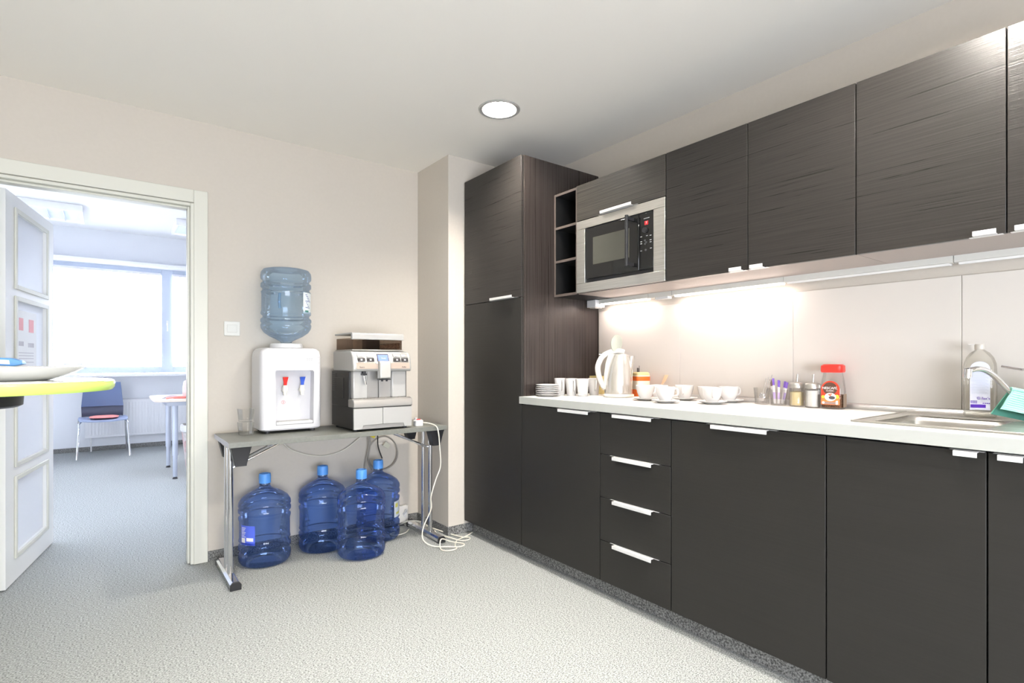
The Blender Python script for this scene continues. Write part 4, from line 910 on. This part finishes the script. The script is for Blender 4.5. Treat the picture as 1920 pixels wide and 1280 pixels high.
# ------------------------------------------------------------------ multi plug and cables
t = thing('plug_adapter', 'white power adapter with a red switch on the right end of the folding table', 'power adapter', (1.535, 2.99, TZ))
MB().loft([(0, 0, 0.0005, 0.026, 0.022, 4), (0, 0, 0.030, 0.027, 0.023, 4), (0, 0, 0.036, 0.022, 0.018, 4)], seg=32).build('housing', WPLAST, t)
MB().box(-0.012, 0.012, -0.008, 0.006, 0.036, 0.041).build('switch', RED, t, bevel=0.001)
MB().box(-0.020, -0.008, 0.0, 0.012, 0.036, 0.050).build('plug', WPLAST, t, bevel=0.002)
F = 0.006
c = MB().tube([(1.562, 2.985, 0.738), (1.585, 2.94, 0.735), (1.603, 2.890, 0.722), (1.612, 2.876, 0.685), (1.622, 2.878, 0.60), (1.630, 2.882, 0.48), (1.60, 2.885, 0.40), (1.570, 2.89, 0.30), (1.575, 2.90, 0.22), (1.530, 2.91, 0.12), (1.52, 2.90, 0.05),
     (1.560, 2.86, 0.012), (1.64, 2.80, F), (1.70, 2.76, F), (1.74, 2.79, F), (1.70, 2.87, F), (1.615, 2.845, 0.045), (1.585, 2.80, F), (1.60, 2.745, F), (1.66, 2.745, F), (1.685, 2.80, F), (1.74, 2.87, F), (1.84, 2.91, F), (1.90, 2.945, F)], 0.0038, seg=8).build('power_cable', CABLEW)
T(c, 'white cable hanging from the adapter over the table edge and curling on the floor', 'cable')
c = MB().tube([(1.595, 3.38, F), (1.600, 3.33, 0.03), (1.625, 3.28, 0.050), (1.675, 3.22, 0.050), (1.715, 3.15, 0.02), (1.79, 2.93, F), (1.83, 2.875, F), (1.81, 2.84, F), (1.76, 2.85, F), (1.715, 2.93, 0.015), (1.705, 3.05, F), (1.735, 3.18, F), (1.71, 3.30, F)], 0.0038, seg=8).build('power_cable', CABLEW)
T(c, 'white cable looping on the floor between the table foot and the pillar', 'cable')
c = MB().tube([(1.60, 3.25, F), (1.55, 3.20, F), (1.48, 3.19, F), (1.46, 3.23, F), (1.50, 3.25, F)], 0.0038, seg=8).build('power_cable', CABLEW)
T(c, 'short white cable end lying left of the right table foot', 'cable')
c = MB().tube([(1.62, 3.36, F), (1.52, 3.385, F), (1.42, 3.385, F), (1.30, 3.39, F)], 0.0042, seg=8).build('power_cable', BPLAST)
T(c, 'black cable lying along the foot of the back wall', 'cable')
t = thing('socket_block', 'white socket block on the floor behind the right table legs', 'socket', (1.62, 3.392, 0.055))
MB().box(-0.06, 0.04, -0.010, 0.018, -0.04, 0.075).build('housing', mat('socket_white', (0.75, 0.72, 0.66), 0.35), t, bevel=0.004)
MB().tube([(0.0, -0.02, 0.02), (0.01, -0.04, 0.05), (0.02, -0.02, 0.03), (0.01, -0.015, 0.0)], 0.005, seg=8).build('plug_loop', WPLAST, t)
c = MB().tube([(0.800, 3.30, 0.690), (0.87, 3.37, 0.60), (0.98, 3.395, 0.545), (1.10, 3.405, 0.523), (1.22, 3.40, 0.55), (1.32, 3.39, 0.62), (1.38, 3.36, 0.69)], 0.0036, seg=8).build('power_cable', CABLEW)
T(c, 'pale cable sagging along the wall under the folding table', 'cable')
c = MB().tube([(1.335, 3.35, 0.69), (1.375, 3.37, 0.60), (1.36, 3.38, 0.47), (1.35, 3.385, 0.40)], 0.0045, seg=8).tube([(1.345, 3.35, 0.69), (1.385, 3.37, 0.60), (1.372, 3.375, 0.47), (1.40, 3.39, 0.40)], 0.0045, seg=8).build('water_hose', CABLEG)
T(c, 'grey hoses hanging straight down behind the jugs', 'hose')
lp = [(1.375+0.105+0.105*math.cos(a), 3.392, 0.50+0.11*math.sin(a)) for a in [PI*0.75-k*2*PI/14 for k in range(27)]]
c = MB().tube([(p[0], p[1]+0.008*math.sin(i*0.7), p[2]+0.004*math.sin(i*0.9)) for i, p in enumerate(lp)], 0.0042, seg=8, sm=4).build('water_hose', CABLEG)
T(c, 'coiled grey hose at the wall behind the rear jug', 'hose')
c = MB().tube([(1.415, 3.33, 0.69), (1.43, 3.36, 0.63), (1.44, 3.375, 0.55), (1.47, 3.38, 0.47)], 0.004, seg=8).build('power_cable', BPLAST); T(c, 'black cable hanging beside the coiled hose', 'cable')
t = thing('cable_tag', 'yellow tag wrapped around the hoses under the table', 'tag', (1.395, 3.352, 0.635))
MB().box(-0.016, 0.016, -0.008, 0.002, -0.018, 0.018).build('tag_body', mat('yellow_tag', (0.62, 0.52, 0.05), 0.5), t, rot=(0, 0.5, 0), bevel=0.002)
o = MB().box(-0.022, 0.022, -0.002, 0.002, -0.016, 0.016).build('cable_tag', mat('cream_tag', (0.62, 0.60, 0.48), 0.6), loc=(1.50, 3.375, 0.555), rot=(0, 0.6, 0)); T(o, 'cream paper tag on the coiled hose', 'tag')

# ------------------------------------------------------------------ lime green bar table
t = thing('bar_table', 'round high table with white top and lime green rim in the left foreground', 'table', (-0.372, 2.279, 0))
MB().lathe([(0, 1.030), (0.30, 1.030), (0.375, 1.021), (0.392, 1.022), (0.398, 1.030), (0.400, 1.044), (0.397, 1.0515), (0.392, 1.0528), (0, 1.0528)], seg=120).build('rim', LIME, t)
MB().lathe([(0, 1.0529), (0.390, 1.0529), (0.3915, 1.0542), (0.388, 1.0549), (0, 1.0549)], seg=120).build('tabletop', WTOP, t)
MB().cyl((0, 0, 1.011), (0, 0, 1.0295), 0.165, seg=64).build('mounting_plate', LSILVER, t)
MB().lathe([(0, 0.973), (0.155, 0.973), (0.166, 0.979), (0.168, 1.0105), (0, 1.0105)], seg=64).build('under_frame', BPLAST, t)
MB().cyl((0, 0, 0.03), (0, 0, 0.972), 0.038, seg=40).build('column', CHROME, t)
MB().lathe([(0, 0), (0.24, 0), (0.245, 0.006), (0.23, 0.016), (0.06, 0.034), (0, 0.034)], seg=64).build('base_plate', CHROME, t)
t = thing('serving_bowl', 'wide shallow white and lime bowl on the lime green table', 'bowl', (-0.252, 2.272, 1.0552))
LW = noise_mat('bowl_white', (0.80, 0.80, 0.76), (0.82, 0.82, 0.78), 3, rough=0.15)
MB().lathe([(0, 0), (0.105, 0), (0.118, 0.002), (0.150, 0.013), (0.180, 0.027), (0.205, 0.0415), (0.204, 0.0425), (0.178, 0.030), (0.14, 0.014), (0.11, 0.006), (0, 0.005)], seg=96).build('bowl_body', LW, t)
# blue sweets box, wrapped sweets
BLUT = mat('turquoise_blue_card', (0.06, 0.22, 0.50), 0.35)
t = thing('sweets_packet', 'blue packet with a white side panel lying on top in the bowl', 'packet', (-0.272, 2.190, 1.106), math.radians(-4))
o = MB().prism([(-0.075, 0.002), (0.058, -0.006), (0.078, 0.000), (0.074, 0.010), (0.052, 0.018), (-0.075, 0.024)], 1, -0.03, 0.03).build('card_box', BLUT, t, bevel=0.002)
MB().prism([(-0.062, 0.006), (0.050, 0.000), (0.048, 0.012), (-0.062, 0.019)], 1, -0.0312, -0.0300).build('side_panel', mat('cream_panel', (0.80, 0.79, 0.70), 0.5), t)
for k, (dx, dy, r_, c_, lab) in enumerate([(-0.008, -0.10, 0.3, (0.04, 0.20, 0.50), 'dark blue wrapped sweet under the packet in the bowl'), (0.035, -0.085, -0.4, (0.15, 0.50, 0.65), 'turquoise wrapped sweet in the middle of the bowl'),
                                   (0.075, -0.03, 0.9, (0.10, 0.35, 0.60), 'blue wrapped sweet right of the packet in the bowl'), (0.105, -0.01, 0.2, (0.45, 0.48, 0.58), 'grey wrapped sweet at the right edge of the bowl'), (-0.06, -0.09, 1.2, (0.04, 0.08, 0.45), 'navy wrapped sweet at the left edge of the picture')]):
    s_ = MB().loft([(0, 0, 0, 0.010, 0.008, 3), (0, 0, 0.004, 0.021, 0.012, 3), (0, 0, 0.014, 0.021, 0.012, 3), (0, 0, 0.018, 0.010, 0.008, 3)], seg=20)
    s_.prism([(-0.021, -0.003), (-0.036, -0.011), (-0.036, 0.011), (-0.021, 0.003)], 2, 0.008, 0.010); s_.prism([(0.021, 0.003), (0.036, 0.011), (0.036, -0.011), (0.021, -0.003)], 2, 0.008, 0.010)
    d_ = math.hypot(dx, dy); zz = 1.0552 + 0.007 + max(0, (d_-0.10))*0.30 + (0.012 if k < 3 else 0.016)
    o = s_.build('wrapped_sweet', mat('foil', c_, 0.3, 0.3), loc=(-0.252+dx, 2.272+dy, zz), rot=(0, 0, r_)); T(o, lab, 'sweet', 'wrapped sweets in the bowl')

# ------------------------------------------------------------------ office furniture
t = thing('office_chair', 'blue-grey stacking chair with chrome legs in front of the office radiator', 'chair', (-0.02, 8.05, 0), 0.03)
seat = MB()
R = []
for i in range(9):
    v = i/8; yy = -0.25+0.44*v; rr = []
    for j in range(13):
        u_ = -1+2*j/12; zc = 0.432 - 0.018*(1-u_*u_) + 0.006*v
        rr.append((0.235*u_*(0.94+0.06*math.sin(PI*v)), yy - 0.02*(u_*u_), zc))
    rr2 = [(p[0], p[1], p[2]+0.016) for p in rr]
    R.append(rr + rr2[::-1])
seat.rings(R).build('seat', mat('chair_seat_blue', (0.30, 0.36, 0.52), 0.4), t, ang=50)
def shell(z0, z1, y0, y1, w0, w1, m_, nm, bow=0.035):
    R = []
    for i in range(9):
        v = i/8; rr = []
        for j in range(13):
            u_ = -1+2*j/12; w = w0+(w1-w0)*v
            rr.append((w*u_, y0+(y1-y0)*v - bow*(u_*u_) - 0.02*math.sin(PI*v), z0+(z1-z0)*v))
        rr2 = [(p[0], p[1]+0.012, p[2]) for p in rr]
        R.append(rr + rr2[::-1])
    return MB().rings(R).build(nm, m_, t, ang=50)
shell(0.452, 0.57, 0.205, 0.235, 0.200, 0.205, mat('chair_gap_dark', (0.05, 0.055, 0.09), 0.5), 'back_support')
shell(0.57, 0.86, 0.225, 0.29, 0.205, 0.180, CHAIRB, 'backrest')
for sx in (-1, 1):
    MB().tube([(sx*0.205, -0.20, 0.425), (sx*0.225, -0.225, 0.40), (sx*0.245, -0.27, 0.006)], 0.011, sm=1).build('leg', CHROME, t)
    MB().tube([(sx*0.210, 0.16, 0.425), (sx*0.225, 0.19, 0.40), (sx*0.245, 0.255, 0.006)], 0.011, sm=1).build('leg', CHROME, t)
MB().tube([(-0.205, -0.20, 0.422), (-0.20, 0.16, 0.424), (-0.195, 0.235, 0.50), (-0.185, 0.255, 0.70)], 0.010, sm=1).tube([(0.205, -0.20, 0.422), (0.20, 0.16, 0.424), (0.195, 0.235, 0.50), (0.185, 0.255, 0.70)], 0.010, sm=1).build('seat_frame', CHROME, t)
o = MB().loft([(0, 0, 0, 0.12, 0.12, 3), (0, 0, 0.006, 0.14, 0.14, 3), (0, 0, 0.016, 0.14, 0.14, 3), (0, 0, 0.022, 0.11, 0.11, 3)], seg=32).build('seat_cushion', PINK, loc=(-0.01, 8.04, 0.4475)); T(o, 'thin red seat cushion lying on the blue-grey chair', 'cushion')
# office table
t = thing('office_desk', 'pale wooden desk on grey metal legs, seen right of the doorway edge', 'desk', (0.36, 5.92, 0))
dt = MB().loft([(0.70, 0.45, 0.735, 0.70, 0.45, 9), (0.70, 0.45, 0.757, 0.70, 0.45, 9)], seg=80).build('desktop', mat('pale_wood', (0.72, 0.62, 0.52), 0.4), t, bevel=0.002)
LG = mat('desk_leg_grey', (0.45, 0.49, 0.58), 0.35, 0.4)
m = MB().box(0.10, 1.30, 0.06, 0.10, 0.695, 0.7345).box(0.10, 1.30, 0.80, 0.84, 0.695, 0.7345).box(0.10, 0.14, 0.10, 0.80, 0.695, 0.7345).box(1.26, 1.30, 0.10, 0.80, 0.695, 0.7345); m.build('under_frame', LG, t)
for (a, b_) in ((0.17, 0.10), (0.17, 0.80), (1.23, 0.10), (1.23, 0.80)):
    l = MB().cyl((a, b_, 0.22), (a, b_, 0.70), 0.024).cyl((a, b_, 0.02), (a, b_, 0.24), 0.019).build('leg', LG, t)
    MB().cyl((a, b_, 0.0), (a, b_, 0.022), 0.024, 0.012).build('foot', BPLAST, l)
# things on the desk
t = thing('pink_bag', 'soft pink bag standing on the pale desk', 'bag', (0.735, 6.12, 0.7575))
MB().loft([(0, 0, 0, 0.12, 0.06, 3), (0, 0, 0.02, 0.135, 0.07, 3), (0, 0, 0.10, 0.135, 0.065, 3), (-0.01, 0, 0.16, 0.115, 0.05, 2.6), (-0.01, 0, 0.19, 0.08, 0.03, 2.3), (0, 0, 0.197, 0.04, 0.015, 2)], seg=32).build('bag_body', noise_mat('pink_leather', (0.80, 0.45, 0.42), (0.86, 0.60, 0.58), 12, rough=0.5), t)
MB().tube([(-0.06, -0.066, 0.05), (-0.03, -0.075, 0.13), (0.0, -0.06, 0.175), (0.03, -0.075, 0.13), (0.05, -0.068, 0.05)], 0.006, seg=8).build('strap', PINK, t)
o = MB().tube([(0.46, 6.02, 0.768), (0.50, 5.99, 0.775), (0.57, 5.98, 0.78), (0.62, 6.0, 0.775), (0.60, 6.05, 0.768), (0.52, 6.06, 0.768)], 0.010, seg=8).build('pink_strap', PINK); T(o, 'rolled salmon pink strap lying on the pale desk', 'strap')
o = MB().box(-0.15, 0.15, -0.10, 0.10, 0, 0.010).build('document_folder', mat('folder_grey', (0.30, 0.30, 0.36), 0.5), loc=(0.80, 6.35, 0.7575), rot=(0, 0, 0.15)); T(o, 'grey folder lying on the desk behind the pink bag', 'folder')
o = MB().prism([(-0.07, 0.0), (0.02, 0.0), (0.07, 0.022), (0.0, 0.03)], 1, -0.05, 0.05).build('paper_card', mat('card_grey', (0.45, 0.43, 0.50), 0.6), loc=(0.50, 6.22, 0.7575)); T(o, 'small grey folded card at the left end of the desk', 'card')
# waste basket
t = thing('woven_basket', 'patchwork woven basket with white liner under the pale desk', 'basket', (0.78, 6.13, 0))
m = noise_mat('patchwork_weave', (0.72, 0.50, 0.50), (0.82, 0.80, 0.80), 7, rough=0.8, bump=0.3, lo=0.45, hi=0.5); 
nt, N, L, b = nodes(m)
chk = N.new('ShaderNodeTexChecker'); chk.inputs['Scale'].default_value = 34; chk.inputs['Color1'].default_value = (0.70, 0.66, 0.62, 1); chk.inputs['Color2'].default_value = (0.85, 0.80, 0.80, 1)
mx = N.new('ShaderNodeMix'); mx.data_type = 'RGBA'; mx.blend_type = 'MULTIPLY'; mx.inputs[0].default_value = 0.8
tc = N.new('ShaderNodeTexCoord'); L.new(tc.outputs['Object'], chk.inputs['Vector'])
cr = [n for n in N if n.type == 'VALTORGB'][0]; L.new(cr.outputs[0], mx.inputs[6]); L.new(chk.outputs[0], mx.inputs[7]); L.new(mx.outputs[2], b.inputs['Base Color'])
MB().loft([(0, 0, 0.001, 0.135, 0.11, 5), (0, 0, 0.02, 0.14, 0.115, 5), (0, 0, 0.46, 0.185, 0.15, 5), (0, 0, 0.46, 0.175, 0.14, 5), (0, 0, 0.40, 0.17, 0.13, 5)], seg=40).build('basket_body', m, t)
MB().loft([(0, 0, 0.43, 0.186, 0.151, 5), (0, 0, 0.44, 0.194, 0.158, 5), (0, 0, 0.485, 0.192, 0.157, 5), (0, 0, 0.50, 0.175, 0.14, 5), (0, 0, 0.44, 0.165, 0.13, 5)], seg=40).build('liner', PAPER, t)
# radiator
t = thing('radiator', 'long white ribbed panel radiator under the office window', 'radiator', (0.60, 8.44, 0.17))
m = MB().box(-0.80, 0.80, -0.02, 0.02, 0, 0.46)
for k in range(48): m.box(-0.785+k*0.033, -0.768+k*0.033, -0.027, -0.02, 0.03, 0.43)
m.build('panel', mat('radiator_white', (0.80, 0.81, 0.84), 0.35), t, bevel=0.002)
m = MB().box(-0.805, 0.805, -0.03, 0.045, 0.455, 0.468)
m.build('top_grille', mat('radiator_top', (0.70, 0.71, 0.75), 0.4), t)
MB().cyl((-0.74, 0.0, -0.17), (-0.74, 0.0, 0.01), 0.008).box(-0.5, -0.46, 0.02, 0.058, 0.1, 0.4).box(0.46, 0.5, 0.02, 0.058, 0.1, 0.4).build('supply_pipe', WPLAST, t)
o = MB().box(-0.10, 0.10, -0.04, 0.04, 0, 0.008).build('sill_notepad', PAPER, loc=(0.22, 8.42, 0.9555)); T(o, 'flat white notepad lying on the office window sill', 'notepad')
# office ceiling luminaires; the unseen near pair is added to brighten the floor
OL = mat('luminaire_white', (0.86, 0.87, 0.90), 0.4)
for i, (x_, y_, lab) in enumerate(((-0.79, 7.25, 'square louvred ceiling lamp in the office, left one'), (0.65, 7.25, 'square louvred ceiling lamp in the office, cut off by the door casing'), (-0.79, 4.6, 'unseen louvred lamp added just behind the open door to light the office floor'), (0.65, 4.6, 'unseen louvred lamp added near the doorway, on the right, to light the office floor'))):
    t = thing('office_ceiling_lamp', lab, 'ceiling lamp', (x_, y_, 2.76), group='louvred office ceiling lamps')
    m = MB().box(0, 0.60, 0, 0.03, -0.075, -0.004).box(0, 0.60, 0.59, 0.62, -0.075, -0.004).box(0, 0.03, 0.03, 0.59, -0.075, -0.004).box(0.57, 0.60, 0.03, 0.59, -0.075, -0.004).box(0.005, 0.595, 0.005, 0.615, -0.004, -0.0005)
    m.build('frame', OL, t, bevel=0.002)
    m = MB()
    for k in range(1, 7): m.box(0.03, 0.57, 0.03+k*0.08-0.002, 0.03+k*0.08+0.002, -0.070, -0.035)
    for k in range(1, 4): m.box(0.03+k*0.135-0.004, 0.03+k*0.135+0.004, 0.03, 0.59, -0.072, -0.033)
    m.build('louvre', mat('louvre_alu', (0.62, 0.66, 0.78), 0.3, 0.4), t)
    m = MB()
    for k in range(4): m.cyl((0.10+k*0.135, 0.04, -0.022), (0.10+k*0.135, 0.58, -0.022), 0.010)
    m.build('tube_lamp', mat('tube_lamp_glow', (1, 1, 1), 0.4, emit=(0.74, 0.82, 1.0), es=5 if i < 2 else 260), t)

# ------------------------------------------------------------------ outdoors: washed out trees
LEAF = mat('leaf', (0.62, 0.68, 0.50), 0.7)
for i, (x_, y_, h_) in enumerate(((-1.6, 16.5, 3.2), (2.4, 17.5, 3.8), (-5.6, 18.5, 3.6))):
    t = thing('tree', ['pale washed-out tree outside the office window, on the left', 'pale washed-out tree outside the office window, centre', 'pale washed-out tree outside behind the door leaf'][i], 'tree', (x_, y_, -3.0), group='trees beyond the office window')
    MB().tube([(0, 0, 0), (0.1, 0, 2.0), (0.0, 0.1, 3+h_*0.5)], 0.10, seg=8).build('trunk', mat('bark', (0.45, 0.42, 0.38), 0.8), t)
    m = MB(); rnd = random.Random(i)
    for k in range(1500):
        a = rnd.uniform(0, 2*PI); r_ = rnd.uniform(0, 1)**0.5*1.6; zz = rnd.uniform(2.0, 2.2+h_); r_ *= math.sin(PI*min(1, max(0.15, (zz-1.6)/(h_+0.8))))
        p = Vector((r_*math.cos(a), r_*math.sin(a), zz)); d1 = Vector((rnd.gauss(0, 1), rnd.gauss(0, 1), rnd.gauss(0, 1))).normalized(); d2 = d1.orthogonal().normalized()
        s_ = rnd.uniform(0.05, 0.10); vs = [m.bm.verts.new(p+q) for q in (d1*s_, d2*s_*0.5, -d1*s_, -d2*s_*0.5)]; m._face(vs)
    m.build('foliage', LEAF, t)
struct(MB().box(-30, 30, 8.9, 60, -3.2, -3.05).build('ground', mat('pale_ground', (0.5, 0.5, 0.48), 0.9)), 'pale ground outside the office window')

# ------------------------------------------------------------------ daylight
w = bpy.data.worlds.new('sky'); S.world = w; w.use_nodes = True
bg = w.node_tree.nodes['Background']; bg.inputs['Color'].default_value = (0.84, 0.89, 1.0, 1); bg.inputs['Strength'].default_value = 24
def portal(loc, rot, sx, sy):
    o = area('window_portal', loc, rot, sx, sy, 1); o.data.cycles.is_portal = True
portal((0.35, 8.70, 1.65), (-PI/2, 0, 0), 3.25, 1.35)
portal((-0.1, -2.38, 0.85), (PI/2, 0, 0), 2.4, 1.3)  # portal of the added rear fill window
